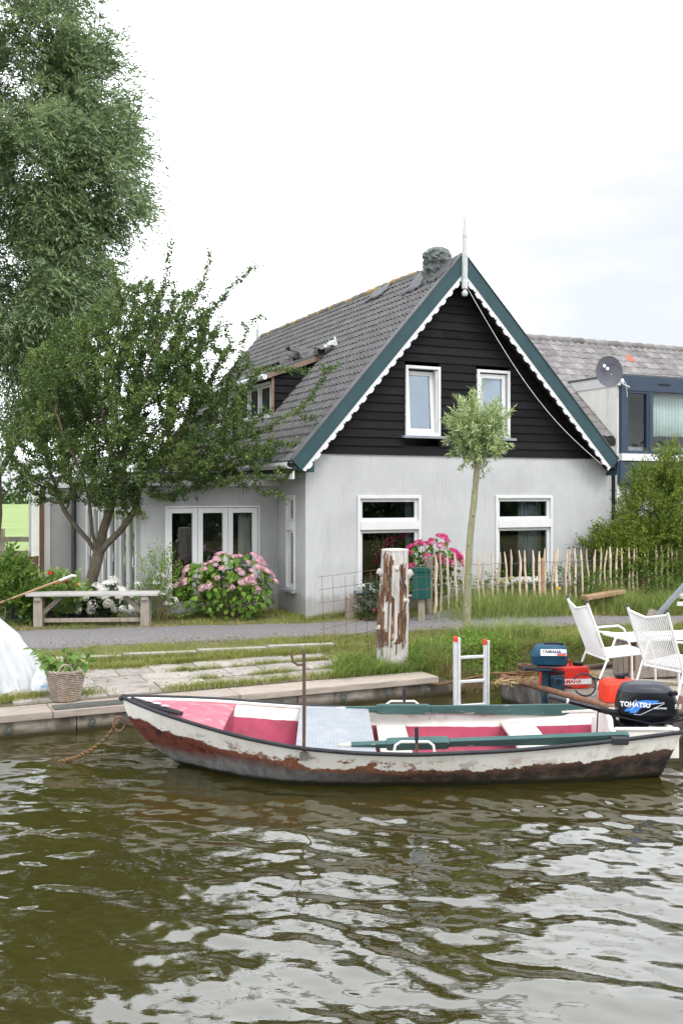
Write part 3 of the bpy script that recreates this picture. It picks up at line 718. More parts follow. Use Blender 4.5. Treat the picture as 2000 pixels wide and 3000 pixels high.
# ------------------------------------------------------------------ flat-roofed extension
ext = thing('flat_roofed_extension', 'grey flat-roofed extension with white framed glass doors behind the bushy tree', 'extension', hw(0, 0), TH)
EU, EV, WV, WL = -2.38, 1.18, 6.87, -3.0
FD = [(-1.98, -.347, -.0, 1.82)]
mb = wall_holes(MB(), EU, -.005, -.3, 2.16, EV, EV + .2, FD)
BF = [(1.46, 2.66, .02, 1.80), (2.95, 4.15, .02, 1.80), (4.4, 5.7, .02, 1.80)]
wall_holes(mb, EV + .2, WV + .3, -.3, 2.16, -EU - .2, -EU, BF, side)
mb.box(WL, EU + .2, WV, WV + .2, -.3, 2.16).box(WL, WL + .2, WV + .2, WV + 2.5, -.3, 2.16); mb.build('wall', 'stucco_grey', ext)
MB().box(EU + .2, -.01, EV + .2, WV, -.12, .0).box(EU + .3, -.02, WV + .0, WV + .1, 0, 2.1).box(-.1, -.01, EV + .25, WV, 0, 2.1).build('room', 'room_dark', ext)
mb = MB().box(EU - .09, -.01, EV - .09, EV + .02, 2.15, 2.335).box(EU - .09, EU + .02, EV + .02, WV - .08, 2.15, 2.335).box(-3.40, EU + .02, WV - .08, WV + .02, 2.15, 2.335)
mb.build('fascia', 'white_paint', ext, bevel=.004)
MB().box(EU - .11, -.012, EV - .11, WV + .0, 2.337, 2.372).box(-3.42, EU - .112, WV - .1, WV + 1.0, 2.337, 2.372).build('roof', 'lead', ext)
MB().box(EU + .01, -.01, EV + .03, WV - .02, 2.162, 2.33).build('ceiling', 'stucco_grey', ext)
for i in range(3):
    w_ = (FD[0][1] - FD[0][0] - .06) / 3
    d_ = ring(MB(), w_ - .006, 1.78, .085, -.03, .05, fb=.24).build('glass_door', 'white_paint', ext, bevel=.005)
    d_.location = (FD[0][0] + .03 + i * w_, EV + .03, .005)
    MB().box(.085, w_ - .09, .005, .012, .24, 1.695).build('pane', 'pane_glass', d_)
ring(MB(), 1.633, 1.82, .028, -.02, .14, fb=.0).build('door_frame', 'white_paint', ext).location = (FD[0][0], EV, 0)
for (a, b_, c_, e_) in BF:
    n = 2; w_ = (b_ - a) / n
    for i in range(n):
        d_ = ring(MB(), w_ - .01, 1.77, .09, -.03, .05, fb=.2).build('glass_door', 'white_paint', ext, bevel=.005)
        d_.location = (EU + .02, b_ - i * w_, .025); d_.rotation_euler = (0, 0, R(-90))
        MB().box(.09, w_ - .1, .005, .012, .2, 1.68).build('pane', 'pane_glass', d_)
        MB().tube([(w_ - .06, -.035, .8), (w_ - .06, -.07, .8), (w_ - .06, -.07, .95)], .009, 6).build('handle', 'aluminium', d_)
curtain(ext, -.62, -.40, EV + .3, .02, 1.85, 'curtain', n=4)
MB().box(-3.30, -3.17, WV - .3, WV - .1, -.2, 2.15).build('post', 'white_worn', ext); MB().box(-3.165, -3.07, WV - .3, WV - .2, -.2, 2.15).build('post', 'brown_wood', ext); MB().box(-3.065, -2.93, WV - .12, WV - .0, -.2, 2.15).build('post', 'white_paint', ext)
MB().tube([(EU - .06, WV - .07, 2.14), (EU - .06, WV - .07, 0)], .04, 10).build('downpipe', 'lead', ext, smooth=True)
MB().box(EU - .03, -.01, EV - .04, EV - .001, -.1, -.0).build('plinth', 'slate_sill', ext)

# ------------------------------------------------------------------ neighbouring house, its dormer and satellite dish
nb = thing('neighbouring_house', 'tiled house with blue framed dormer at the photo edge', 'house', hw(0, 0), TH)
N0, NZ0, NZ1 = 8.98, 2.75, 4.74
VR, ZR = 6.35, 6.02                                                   # ridge
kR = .85
zroof = lambda v: ZR - (VR - v) * kR
MB().prism([(3.12, zroof(3.12) - .2), (VR, ZR - .15), (VR + 4, ZR - 3.55), (VR + 4, 0), (3.12, 0)], 6.4, 19, axis='x').build('wall', 'stucco_grey', nb)
MB().prism([(3.11, zroof(3.11)), (VR, ZR), (VR + 4.2, ZR - 3.6), (VR + 4.2, ZR - 3.72), (VR, ZR - .12), (3.11, zroof(3.11) - .12)], 6.2, 19.1, axis='x').build('roof', 'roof_deck', nb)
sn = Vector((0, VR - 2.1, ZR - zroof(2.1))); SNL = sn.length; sn.normalize(); nn = Vector((0, -sn.z, sn.y))
hid = MB(); nt_mb = tile_mb(.23, .30, .02, .035, 4); nt_me = tile_mb(.23, .30, .02, .035, 6).mesh('roof_tile', True, 35); rows_n = 20; gn = SNL / rows_n
for r_ in range(rows_n):
    for c_ in range(44):
        u = 5.6 + (c_ + .5) * .225 + (r_ % 2) * .0
        p = Vector((u, 2.1, zroof(2.1))) + sn * (r_ * gn)
        if p.y < 3.1: continue
        if u > 15 or (u > N0 - .05 and p.z < NZ1 - .35): continue
        if r_ < 11:
            hid.add(nt_mb.v, nt_mb.f, Matrix(((1, sn.x, nn.x, p.x), (0, sn.y, nn.y, p.y), (0, sn.z, nn.z, p.z), (0, 0, 0, 1))) @ Matrix.Rotation(R(2.6), 4, 'X')); continue
        o = link('roof_tile', nt_me, 'red_tile' if (r_, c_) == (17, 27) else 'pale_tile', nb)
        if (r_, c_) == (17, 27): o.data = nt_me.copy(); o.data.materials[0] = MATS['red_tile']
        o.matrix_local = Matrix(((1, sn.x, nn.x, p.x), (0, sn.y, nn.y, p.y), (0, sn.z, nn.z, p.z), (0, 0, 0, 1))) @ Matrix.Translation((0, 0, .0 + random.uniform(-.002, .004))) @ Matrix.Rotation(R(random.uniform(2, 3.4)), 4, 'X') @ Matrix.Rotation(R(random.uniform(-1, 1)), 4, 'Z')
hid.build('roof_tiles', 'pale_tile', nb, smooth=True, angle=35, stuff=True)
rn = MB().tube([(0, 0, 0), (.42, 0, .012)], [.10, .115], 10).mesh('ridge_tile', True)
for i in range(22): o = link('ridge_tile', rn, 'pale_tile', nb); o.location = (6.2 + i * .4, VR, ZR - .0)
M('cheek_white', (.80, .785, .74), (.72, .70, .65), 3, .7, .15, 30, stretch=(1, 1, .3), c3=(.45, .40, .33), s3=2.5, lo3=.62, hi3=.8)
# the dormer: cheek, blue frame, panes, curtain
dn = MB().prism([(3.06, NZ0 - .9), (3.06, NZ1 - .02), (5.1, NZ1 - .02), (5.0, NZ1 - .3)], N0 + .0, N0 + .06, axis='x').build('dormer', 'cheek_white', nb)
MB().box(N0 - .02, N0 + .10, 3.0, 5.05, NZ1 - .26, NZ1 - .03).build('cheek_fascia', 'white_paint', dn)
MB().box(N0 - .012, N0 - .0, 3.35, 3.40, NZ0 - .3, NZ1 - .3).build('cheek_batten', 'white_worn', dn)
MB().box(N0 - .04, 16, 2.97, 5.2, NZ1 - .028, NZ1 + .01).build('dormer_roof', 'lead', dn)
MB().box(N0 + .05, 16, 2.96, 3.06, NZ1 - .36, NZ1 - .03).build('fascia', 'dormer_blue', dn)
MB().box(10.1, 10.45, 2.945, 2.958, NZ1 - .20, NZ1 - .17).build('vent_slot', 'dark_metal', dn)
mb = MB().box(N0 + .05, N0 + .20, 2.97, 3.1, NZ0 - .0, NZ1 - .36).box(N0 + .86, N0 + .96, 2.965, 3.1, NZ0 + .25, NZ1 - .36).box(N0 + .2, 16, 2.975, 3.1, NZ0 + .2, NZ0 + .26)
mb.box(N0 + .2, N0 + .86, 2.98, 3.08, NZ1 - .42, NZ1 - .36).box(N0 + .2, N0 + .25, 2.98, 3.08, NZ0 + .26, NZ1 - .42).box(N0 + .80, N0 + .86, 2.98, 3.08, NZ0 + .26, NZ1 - .42).box(11.6, 11.7, 2.965, 3.1, NZ0 + .25, NZ1 - .36).build('window_frame', 'dormer_blue', dn)
MB().box(N0 + .25, N0 + .80, 3.03, 3.036, NZ0 + .26, NZ1 - .42).build('pane', 'pane_glass_clear', dn); MB().box(N0 + .96, 11.6, 3.03, 3.036, NZ0 + .26, NZ1 - .36).build('pane', 'pane_glass_clear', dn)
MB().box(N0 + .03, 16, 2.93, 3.06, NZ0 + .03, NZ0 + .19).build('sill', 'white_paint', dn); MB().box(N0 - .0, 16, 2.95, 3.06, NZ0 - .5, NZ0 + .0).build('apron', 'dormer_blue', dn)
curtain(nb, N0 + 1.18, 11.5, 3.25, NZ0 + .2, NZ1 - .33, 'curtain_mint', n=14)
MB().box(N0 + .07, 15, 4.4, 4.45, NZ0 - .2, NZ1 - .05).box(N0 + .07, 15, 3.1, 4.4, NZ0 + .0, NZ0 + .1).build('room', 'room_brown', nb)
# dish
ds = thing('satellite_dish', 'round grey satellite dish fixed to the dormer corner', 'dish', hw(N0 - .60, 2.62, 4.72), R(2))
dish_m = Matrix.Rotation(R(84), 4, 'X')
prof = [(.0, -.055), (.10, -.05), (.20, -.032), (.29, 0), (.298, .004), (.298, -.004), (.29, -.012), (.2, -.046), (.1, -.064), (0, -.069)]
mb = MB(); rows = [[(r_ * math.cos(2 * math.pi * j / 40) * 1.0, r_ * math.sin(2 * math.pi * j / 40) * 1.18, z_) for j in range(40)] for r_, z_ in prof]; mb.grid(rows, closed=True, mx=dish_m)
mb.build('reflector', 'dish_grey', ds, smooth=True)
MB().tube([(.05, .05, -.05), (.26, .12, -.22), (.56, .36, -.30)], .016, 8).build('arm', 'aluminium', ds)
MB().lathe([(.0, -.05), (.04, -.045), (.045, .0), (.03, .045), (0, .05)], 12).build('receiver', 'white_paint', ds, smooth=True).location = (.27, -.06, -.21)
o = MB().tube([(.30, .0, -.2), (.36, -.03, -.26), (.40, .02, -.42), (.42, .05, -.55)], .008, 6).build('cable', 'cable_white', ds)
dm_ = Matrix.Translation((0, -.062, 0)) @ Matrix.Rotation(R(84), 4, 'X')
lettering(ds, 'TRIAX', .09, Matrix.Translation((.02, -.05, .14)) @ Matrix.Rotation(R(84), 4, 'X'), 'dark_text', bold=.002)
for dx, dz in ((-.12, .12), (-.05, .06)):
    MB().lathe([(.036, 0), (.036, .003)], 16).build('emblem_dot', 'white_text', ds).matrix_local = Matrix.Translation((dx, -.045, dz)) @ Matrix.Rotation(R(84), 4, 'X')

# ------------------------------------------------------------------ the moored boat
M('pink_paint', (.34, .05, .095), (.27, .04, .075), 7, .55, .25, 40, c3=(.15, .055, .05), s3=6, lo3=.50, hi3=.68)
M('pink_deck', (.56, .15, .185), (.48, .11, .15), 4, .5, .15, 40, c3=(.60, .33, .33), s3=6, lo3=.55, hi3=.66)
M('boat_white', (.74, .72, .68), (.64, .62, .57), 5, .5, .2, 40, c3=(.36, .24, .15), s3=3.2, lo3=.68, hi3=.76)
M('black_rubber', (.022, .023, .027), (.035, .036, .04), 8, .5, .15, 60)
M('tread_plate', (.40, .42, .45), (.33, .35, .38), 6, .42, .2, 60, metal=.35, c3=(.50, .50, .49), s3=3)
M('oar_green', (.055, .115, .108), (.042, .09, .086), 6, .5, .2, 50, stretch=(1, 6, 6), c3=(.40, .36, .29), s3=5, lo3=.63, hi3=.69)
M('oar_dark', (.012, .030, .026), (.018, .04, .035), 6, .5, .2, 50)
M('pale_wood', (.58, .55, .50), (.48, .45, .40), 5, .8, .3, 60, stretch=(1, 6, 6))
M('rope_mat', (.20, .115, .05), (.11, .065, .032), 20, .95, .5, 120, c3=(.10, .09, .05), s3=3)

bx = np.array([-1.98, -1.9, -1.75, -1.5, -1.16, -.8, -.36, .1, .6, 1.1, 1.6, 2.2, 2.92])
bh = np.array([.012, .085, .21, .385, .57, .715, .825, .86, .845, .80, .735, .64, .50])
hx = np.array([-1.98, -1.6, -1.16, -.8, -.36, .1, .6, 1.4, 2.1, 2.92]); hz = np.array([.605, .535, .465, .405, .35, .318, .30, .312, .345, .405])
def smooth_interp(x, xs_, ys_):
    w = np.array([-.12, -.06, 0, .06, .12]); return float(np.mean([np.interp(x + k, xs_, ys_) for k in w])) if xs_[0] + .2 < x < xs_[-1] - .2 else float(np.interp(x, xs_, ys_))
def half_beam(x): return smooth_interp(x, bx, bh)
def sheer(x): return smooth_interp(x, hx, hz)
def hull_point(x, t, ins=0.0):
    """x: station at the gunwale, t: 0 keel .. 1 gunwale; ins: inset for the lining."""
    zs = sheer(x); B = max(half_beam(x) - ins, .004); zk = np.interp(x, [-1.98, -1.4, -.6, 1.6, 2.92], [-.10, -.14, -.16, -.16, -.05]) + ins
    zc = np.interp(x, [-1.98, -1.4, -.6, 1.6, 2.92], [.06, -.03, -.07, -.07, .0]) + ins * .5
    fc = np.interp(x, [-1.98, -1.2, -.4, 1.6, 2.92], [.34, .52, .72, .76, .78])
    if t < .35: f = t / .35; y = B * fc * f; z = lerp(zk, zc, f ** 1.6)
    else: f = (t - .35) / .65; y = B * (fc + (1 - fc) * (f ** .85)); z = lerp(zc, zs, f)
    rake = np.interp(x, [-1.98, -1.5, -.7, 2.3, 2.92], [.46, .36, 0, 0, -.16])
    xx = x + (rake * (max(0, zs - z) / .6) ** 2.0 + .16 * rake * (zs - z)) if x < 0 else x + rake * (zs - z) / .6 * 1.4
    return xx, y, z
boat = thing('rowing_boat', 'long white and rust brown open boat with pink inside moored at the quay', 'boat', (0, 9.05, WATER), 0)
st_x = np.concatenate([np.linspace(-1.98, -1.5, 12), np.linspace(-1.45, 2.92, 52)]); TS = np.linspace(0, 1, 17)
def shell(name, mat, ins, lo=0.0, zcap=0.0, flip=False):
    V = []; HZ = []
    for x in st_x:
        for sgn in (-1, 1):
            tt = TS[::-1] if sgn < 0 else TS[1:]
            for t_ in tt:
                a, y, z = hull_point(x, t_, ins); V.append((a, sgn * y, z - zcap)); HZ.append(sheer(x) - z)
    n = 2 * len(TS) - 1; I = np.arange(len(st_x) * n).reshape(-1, n)
    F = np.stack([I[:-1, :-1], I[1:, :-1], I[1:, 1:], I[:-1, 1:]], -1).reshape(-1, 4)
    if flip: F = F[:, ::-1]
    me = npmesh(name, np.array(V), F, True, np.array(HZ)); return link(name, me, mat, boat)
# painted steel: white top strake flaking to rust, dark tarred bottom, weed at the waterline
m, t, b, o = newmat('hull_paint')
vec = coords(t); sx = _n(t, 'ShaderNodeSeparateXYZ'); tcn = _n(t, 'ShaderNodeTexCoord'); t.links.new(tcn.outputs['Object'], sx.inputs[0]); hzv = attr(t, 'rnd')
nL = noise(t, vec, 3.2, 9, .68); nF = noise(t, coords(t, (1, 1, 1.6)), 7, 10, .7); nS = noise(t, coords(t, (1.5, 1.5, .35)), 9, 6, .6)
bow = math_(t, 'MULTIPLY_ADD', sx.outputs[0], -.6); bow.node.inputs[2].default_value = .32; bow.node.use_clamp = True
white = ramp(t, noise(t, vec, 6, 8), [(.35, (.80, .78, .73)), (.62, (.76, .72, .65)), (.78, (.62, .53, .42))])
rusty = ramp(t, noise(t, vec, 15, 6), [(.35, (.12, .042, .025)), (.5, (.27, .11, .055)), (.65, (.16, .06, .035))])
tar = ramp(t, nF, [(.32, (.010, .009, .008)), (.46, (.03, .027, .023)), (.56, (.075, .045, .032)), (.66, (.085, .08, .072)), (.76, (.02, .018, .014))])
bowc = ramp(t, nF, [(.30, (.012, .009, .009)), (.42, (.07, .02, .015)), (.52, (.17, .05, .032)), (.62, (.11, .034, .024)), (.72, (.03, .018, .015))])
bowg = ramp(t, nS, [(.3, (.10, .10, .10)), (.6, (.26, .255, .25)), (.75, (.16, .15, .145))])
zpos = math_(t, 'MULTIPLY_ADD', nL, .12); zpos.node.inputs[2].default_value = -.06; zl = math_(t, 'ADD', sx.outputs[2], zpos)
lowgrey = ramp(t, zl, [(.12, 1.0), (.22, 0.0)])
body = mixc(t, bow, tar, mixc(t, lowgrey, bowc, bowg))
# edge of the white strake wanders; flakes eat into it
edge = math_(t, 'ADD', math_(t, 'MULTIPLY', nF, .17), math_(t, 'MULTIPLY', nL, .12)); edge = math_(t, 'ADD', edge, -.145)
hz2 = math_(t, 'ADD', hzv, edge)
under = ramp(t, hz2, [(.150, 0.0), (.156, 1.0)])
zone = ramp(t, math_(t, 'ADD', hzv, math_(t, 'MULTIPLY', nL, .06)), [(.075, 0.0), (.12, 1.0)])
midx = ramp(t, math_(t, 'MULTIPLY_ADD', sx.outputs[0], .25), [(.0, 0.0), (.1, 0.0), (.36, 1.0), (.58, 1.0), (.78, .35), (1, .2)])
midx.node.inputs[0].links[0].from_node.inputs[2].default_value = .5
flk = math_(t, 'MULTIPLY', math_(t, 'MULTIPLY', ramp(t, nF, [(.525, 0.0), (.54, 1.0)]), zone), midx)
spots = ramp(t, noise(t, vec, 11, 8, .6), [(.70, 0.0), (.715, 1.0)])
wcol = mixc(t, math_(t, 'MAXIMUM', flk, spots), white, rusty)
stain = ramp(t, noise(t, coords(t, (5, 5, .7)), 4, 5), [(.56, 0.0), (.8, .45)]); wcol = mixc(t, stain, wcol, (.46, .30, .17))
rb = ramp(t, hz2, [(.17, 1.0), (.205, 0.0)]); body = mixc(t, math_(t, 'MULTIPLY', rb, midx), body, rusty)
col = mixc(t, under, wcol, body)
weed = ramp(t, math_(t, 'ADD', sx.outputs[2], math_(t, 'MULTIPLY', nF, .05)), [(.055, 1.0), (.085, 0.0)])
col = mixc(t, weed, col, (.018, .018, .007))
t.links.new(col, b.inputs['Base Color']); b.inputs['Roughness'].default_value = .62
bump(t, b, math_(t, 'ADD', nF, math_(t, 'MULTIPLY', flk, .5)), .35, .01)
shell('hull', 'hull_paint', 0.0)
# lining: white top band above pink
m, t, b, o = newmat('lining_paint')
vec = coords(t); hzv = attr(t, 'rnd')
e = math_(t, 'ADD', hzv, math_(t, 'MULTIPLY', noise(t, vec, 6, 6), .02))
wc = ramp(t, noise(t, vec, 5, 7), [(.35, (.72, .70, .66)), (.6, (.64, .61, .56)), (.72, (.42, .33, .25))]); pc = ramp(t, noise(t, vec, 4, 7), [(.35, (.38, .052, .10)), (.55, (.31, .045, .082)), (.7, (.20, .04, .055))])
t.links.new(mixc(t, ramp(t, e, [(.135, 0.0), (.14, 1.0)]), wc, pc), b.inputs['Base Color']); b.inputs['Roughness'].default_value = .55
bump(t, b, noise(t, vec, 30, 5), .2, .01)
shell('lining', 'lining_paint', .03, flip=True)
# gunwale strip closing both skins, rubber hose outside
def rail(xs_, dy, dz, sgn): return [(hull_point(x, 1)[0], sgn * (half_beam(x) + dy), sheer(x) + dz) for x in xs_]
for sgn in (-1, 1):
    rows = []
    for x in st_x:
        B = half_beam(x); z = sheer(x); i_ = max(B - .045, 0)
        rows.append([(x, sgn * (B + .006), z - .012), (x, sgn * (B + .006), z + .008), (x, sgn * i_, z + .008), (x, sgn * i_, z - .012)])
    MB().grid(rows, closed=True).build('gunwale', 'boat_white', boat, smooth=True)
    xs_ = st_x if sgn < 0 else st_x[:44]
    MB().tube(rail(xs_, .010, .010, sgn), .0175, 10).build('rubber_hose', 'black_rubber', boat, smooth=True)
MB().tube([(-1.98, .03, .615), (-2.0, .0, .60), (-1.98, -.03, .615)], .024, 10).build('rubber_hose', 'black_rubber', boat, smooth=True)
# transom and stern well
B = half_beam(2.92)
tr_ = [(hull_point(2.92, t_)[1] * s, hull_point(2.92, t_)[2], hull_point(2.92, t_)[0]) for s, tt in ((-1, TS[::-1]), (1, TS[1:])) for t_ in tt]
mb = MB(); n = len(tr_)
mb.add([(c - .0, a, b_) for a, b_, c in tr_] + [(c - .035, a, b_) for a, b_, c in tr_], [tuple(range(n)), tuple(range(2 * n - 1, n - 1, -1))] + [(i, i + n, (i + 1) % n + n, (i + 1) % n) for i in range(n)])
mb.build('transom', 'boat_white', boat)
MB().box(2.40, 2.93, -.40, -.375, .16, .405).build('well_side', 'boat_white', boat, bevel=.006); MB().box(2.38, 2.93, -.415, -.36, .405, .425).build('well_cap', 'boat_white', boat, bevel=.006)
MB().box(2.40, 2.93, .375, .40, .16, .43).build('well_side', 'boat_white', boat)
pts = [(-.375, -.1), (.375, -.1), (.375, .36), (.21, .39), (.20, .44), (.16, .48), (-.19, .48), (-.235, .45), (-.245, .40), (-.375, .38)]
MB().prism(pts, 2.36, 2.405, axis='x').build('motor_board', 'boat_white', boat, bevel=.01)
# inside: sole, bulkhead, bow deck, seats, tread plate
xs_ = np.linspace(-.62, 2.4, 40); mb = MB(); mb.grid([[(x, -(np.interp(x, bx, bh) * .74 - .06), .03), (x, np.interp(x, bx, bh) * .74 - .06, .03)] for x in xs_]); mb.build('sole', 'pink_paint', boat)
xs_ = np.linspace(-1.93, -1.02, 24)
mb = MB(); mb.grid([[(x, (half_beam(x) - .035) * k, sheer(x) - .035 + .018 * (1 - k * k)) for k in np.linspace(-1, 1, 9)] for x in xs_]); mb.build('bow_deck', 'pink_deck', boat, smooth=True, thick=.02)
MB().prism([(-.36, .20), (.36, .20), (.56, .40), (-.56, .40)], -1.06, -1.03, axis='x').build('bulkhead', 'pink_paint', boat)
mb = MB(); mb.tube([(-1.90, -.02, .60), (-1.62, -.19, .555), (-1.40, -.31, .53)], [.022, .03, .022], 8); mb.v = [(x, y, .5 * (z - .56) + .575 if 0 else z) for x, y, z in mb.v]
mb.build('deck_fender', 'black_rubber', boat, smooth=True)
for i in range(3): MB().box(-.03, .03, -.02, .02, .0, .006).build('fender_slot', 'gutter_paint', boat).matrix_local = Matrix.Translation((-1.72 + i * .08, -.125 - i * .05, .603 - i * .012)) @ Matrix.Rotation(R(-32), 4, 'Z')
tp = MB().box(-.335, .335, -.80, .775, -.006, .006).build('tread_plate', 'tread_plate', boat, bevel=.003); tp.location = (-.06, .0, .338); tp.rotation_euler = (R(1.2), R(1.5), R(1.0))
mb = MB()
for i in range(22):
    for j in range(44):
        s_ = 1 if (i + j) % 2 else -1; x, y = -.315 + i * .03, -.78 + j * .0355
        mb.beam((x - .010, y - .010 * s_, .006), (x + .010, y + .010 * s_, .006), .006, .004)
mb.build('tread_bars', 'tread_plate', tp, stuff=True)
MB().box(.34, .62, -.72, .72, .17, .20).build('thwart', 'pale_wood', boat, bevel=.004)
MB().box(1.55, 1.86, -.62, .66, .205, .235).build('thwart', 'pale_wood', boat, bevel=.004, label='pale stern thwart board')
MB().box(1.62, 1.72, -.05, .05, .0, .205).build('thwart_leg', 'boat_white', boat)
M('orange_wood', (.60, .24, .12), None, 5, .7); MB().box(-.78, -.50, -.52, -.36, .14, .165).build('seat_board', 'orange_wood', boat, bevel=.004)
for x in ():
    for sgn in (-1, 1):
        pts = [(hull_point(x, t_, .04)[0], sgn * hull_point(x, t_, .04)[1], hull_point(x, t_, .04)[2]) for t_ in np.linspace(.4, .82, 6)]
        MB().tube(pts, .012, 6).build('rib', 'pink_paint', boat)
# rowlocks
for sgn, x in ((-1, .62), (1, .62)):
    y = sgn * (half_beam(x) - .03); z = sheer(x)
    MB().tube([(x, y, z), (x, y, z + .2)], .012, 8).build('rowlock_pin', 'rust', boat); MB().tube([(x, y, z + .1), (x, y, z + .225)], .016, 8).build('rowlock_sleeve', 'black_rubber', boat)
    MB().tube([(x - .19, y - sgn * .0, z), (x - .175, y, z + .075), (x - .13, y, z + .105), (x + .1, y, z + .105), (x + .14, y, z + .075), (x + .15, y, z)], .011, 8).build('rowlock_bracket', 'boat_white', boat, smooth=True)
MB().box(2.28, 2.42, -.66, -.56, .34, .40).build('cleat', 'black_rubber', boat, bevel=.01)
# mooring ring
ring_pts = [(-2.02 + .05 * math.cos(a), .0, .37 + .065 * math.sin(a)) for a in np.linspace(0, 2 * math.pi, 18, endpoint=False)]
MB().tube(ring_pts, .010, 6, closed=True).build('mooring_ring', 'rust_light', boat, smooth=True)
MB().beam((-2.0, 0, .40), (-1.86, 0, .36), .03, .03).build('ring_plate', 'rust', boat)
# boat hook standing at the near gunwale
bk = thing('boat_hook', 'tall rusty boat hook standing upright at the boat side', 'boat hook', (-.31, 8.22, -.14), 0)
MB().tube([(0, 0, 0), (.003, 0, .45), (.0, .0, .86)], [.014, .015, .013], 8).build('shaft', 'rust', bk, smooth=True)
MB().tube([(.0, 0, .74), (-.05, 0, .735), (-.09, 0, .765), (-.105, 0, .83), (-.098, 0, .86)], [.011, .010, .010, .009, .004], 8).build('hook', 'rust', bk, smooth=True)
MB().box(-.035, .035, -.02, .02, -.05, .012).build('bracket', 'bolt_metal', bk)
# oars
def oar(name, label, p0, p1, roll=0):
    o_ = thing(name, label, 'oar', p0, math.atan2(p1[1] - p0[1], p1[0] - p0[0]), 'oars on the boat'); L = math.hypot(p1[0] - p0[0], p1[1] - p0[1]); dz = p1[2] - p0[2]
    sh = Matrix(((1, 0, 0, 0), (0, 1, 0, 0), (dz / L, 0, 1, 0), (0, 0, 0, 1))) @ Matrix.Rotation(R(roll), 4, 'X')
    MB().tube([(0, 0, 0), (.05, 0, 0), (.40, 0, 0)], [.016, .02, .022], 10, sh).build('grip', 'pale_wood', o_, smooth=True)
    MB().prism([(.10, -.022), (.40, -.028), (.40, .028), (.10, .022)], -.022, .022, mx=sh).build('shaft', 'oar_green', o_, bevel=.006)
    MB().prism([(.40, -.035), (.43, -.045), (.90, -.045), (.93, -.032), (.93, .032), (.90, .045), (.43, .045), (.40, .035)], -.036, .036, mx=sh).build('loom', 'oar_green', o_, bevel=.005)
    MB().prism([(.93, -.035), (1.6, -.045), (L - .06, -.06), (L, -.045), (L, .045), (L - .06, .06), (1.6, .045), (.93, .035)], -.021, .021, mx=sh).build('blade', 'oar_green', o_, bevel=.005)
    return o_
oar('oar', 'green oar lying along the near side of the boat', (-.02, 8.40, -.115), (2.45, 8.52, -.075), 35)
oar('oar', 'green oar lying along the far side of the boat', (-.06, 9.80, -.105), (2.42, 9.66, -.085), 0)
# mooring rope
rp_ = thing('mooring_rope', 'frayed brown mooring rope running from the bow ring into the water', 'rope', (-2.05, 9.05, -.1), 0)
a, b_ = Vector((0, 0, .01)), Vector((-.60, .12, -.37)); path = []
for i in range(46):
    f = i / 45; p = a.lerp(b_, f) + Vector((0, 0, -.09 * math.sin(math.pi * f ** .8))); path.append(p)
for s in range(3):
    pts = []
    for i, p in enumerate(path):
        w_ = i * .75 + s * 2.094; r_ = .013 * (1.15 if i < 26 else .8); pts.append(p + Vector((.4 * math.cos(w_) * r_, .9 * math.sin(w_) * r_, math.cos(w_) * r_)))
    MB().tube(pts, [.012 if i < 26 else .009 for i in range(46)], 6).build('strand', 'rope_mat', rp_, smooth=True)
mb = MB()
for i in range(90):
    p = random.choice(path[:40]); d = Vector((random.uniform(-1, 1), random.uniform(-1, 1), random.uniform(-1, 1))).normalized()
    mb.tube([p, p + d * random.uniform(.015, .04)], .0015, 3)
mb.build('frayed_fibres', 'rope_mat', rp_, stuff=True)

# ------------------------------------------------------------------ outboard motors
M('cowl_black', (.006, .0065, .009), (.010, .0105, .014), 9, .24, .05, 50, c3=(.03, .031, .036), s3=2.2, lo3=.62, hi3=.8, spec=.3)
M('cowl_grey', (.035, .037, .047), (.045, .048, .058), 9, .35, .05, 50)
M('decal_blue', (.035, .16, .55), (.05, .22, .62), 6, .4)
M('decal_light', (.62, .72, .85), None, 6, .4)
M('cowl_blue', (.012, .055, .10), (.017, .07, .12), 9, .35, .05, 50)
M('leg_blue', (.015, .035, .055), (.02, .045, .065), 9, .4, .1, 50)
def superloft(secs, n=40):
    """secs: (z, x0, x1, halfwidth, exponent); closed rings of rounded rectangles."""
    rows = []
    for z, x0, x1, hw_, ex in secs:
        cx, a = (x0 + x1) / 2, (x1 - x0) / 2; rows.append([(cx + a * math.copysign(abs(math.cos(t_)) ** (2 / ex), math.cos(t_)), hw_ * math.copysign(abs(math.sin(t_)) ** (2 / ex), math.sin(t_)), z) for t_ in (2 * math.pi * j / n for j in range(n))])
    mb = MB(); mb.grid(rows, closed=True); k = len(rows)
    mb.f.append(tuple(range(n - 1, -1, -1))); mb.f.append(tuple((k - 1) * n + j for j in range(n))); return mb
om = thing('outboard_motor', 'large black outboard motor with blue flash at the stern of the boat', 'outboard motor', (2.46, 9.02, 0.0), R(-3))
sec = [(-.075, .10, .50, .07, 2.6), (-.06, .06, .535, .11, 2.8), (.02, .035, .555, .145, 3.2), (.032, .03, .56, .150, 3.4)]
superloft(sec).build('lower_cowl', 'cowl_black', om, smooth=True)
sec = [(.034, .026, .565, .156, 3.6), (.05, .02, .568, .158, 3.6), (.12, .022, .562, .158, 3.4), (.19, .035, .545, .154, 3.2), (.235, .05, .525, .146, 3.0)]
superloft(sec, 56).build('cowl', 'cowl_black', om, smooth=True)
sec = [(.236, .052, .523, .145, 3.0), (.27, .065, .50, .135, 2.8), (.295, .085, .46, .115, 2.6), (.307, .12, .41, .085, 2.4), (.311, .17, .35, .04, 2.2)]
superloft(sec, 56).build('cowl_top', 'cowl_grey', om, smooth=True)
MB().box(.47, .535, -.155, -.10, .215, .255).build('air_intake', 'dark_metal', om, bevel=.01)
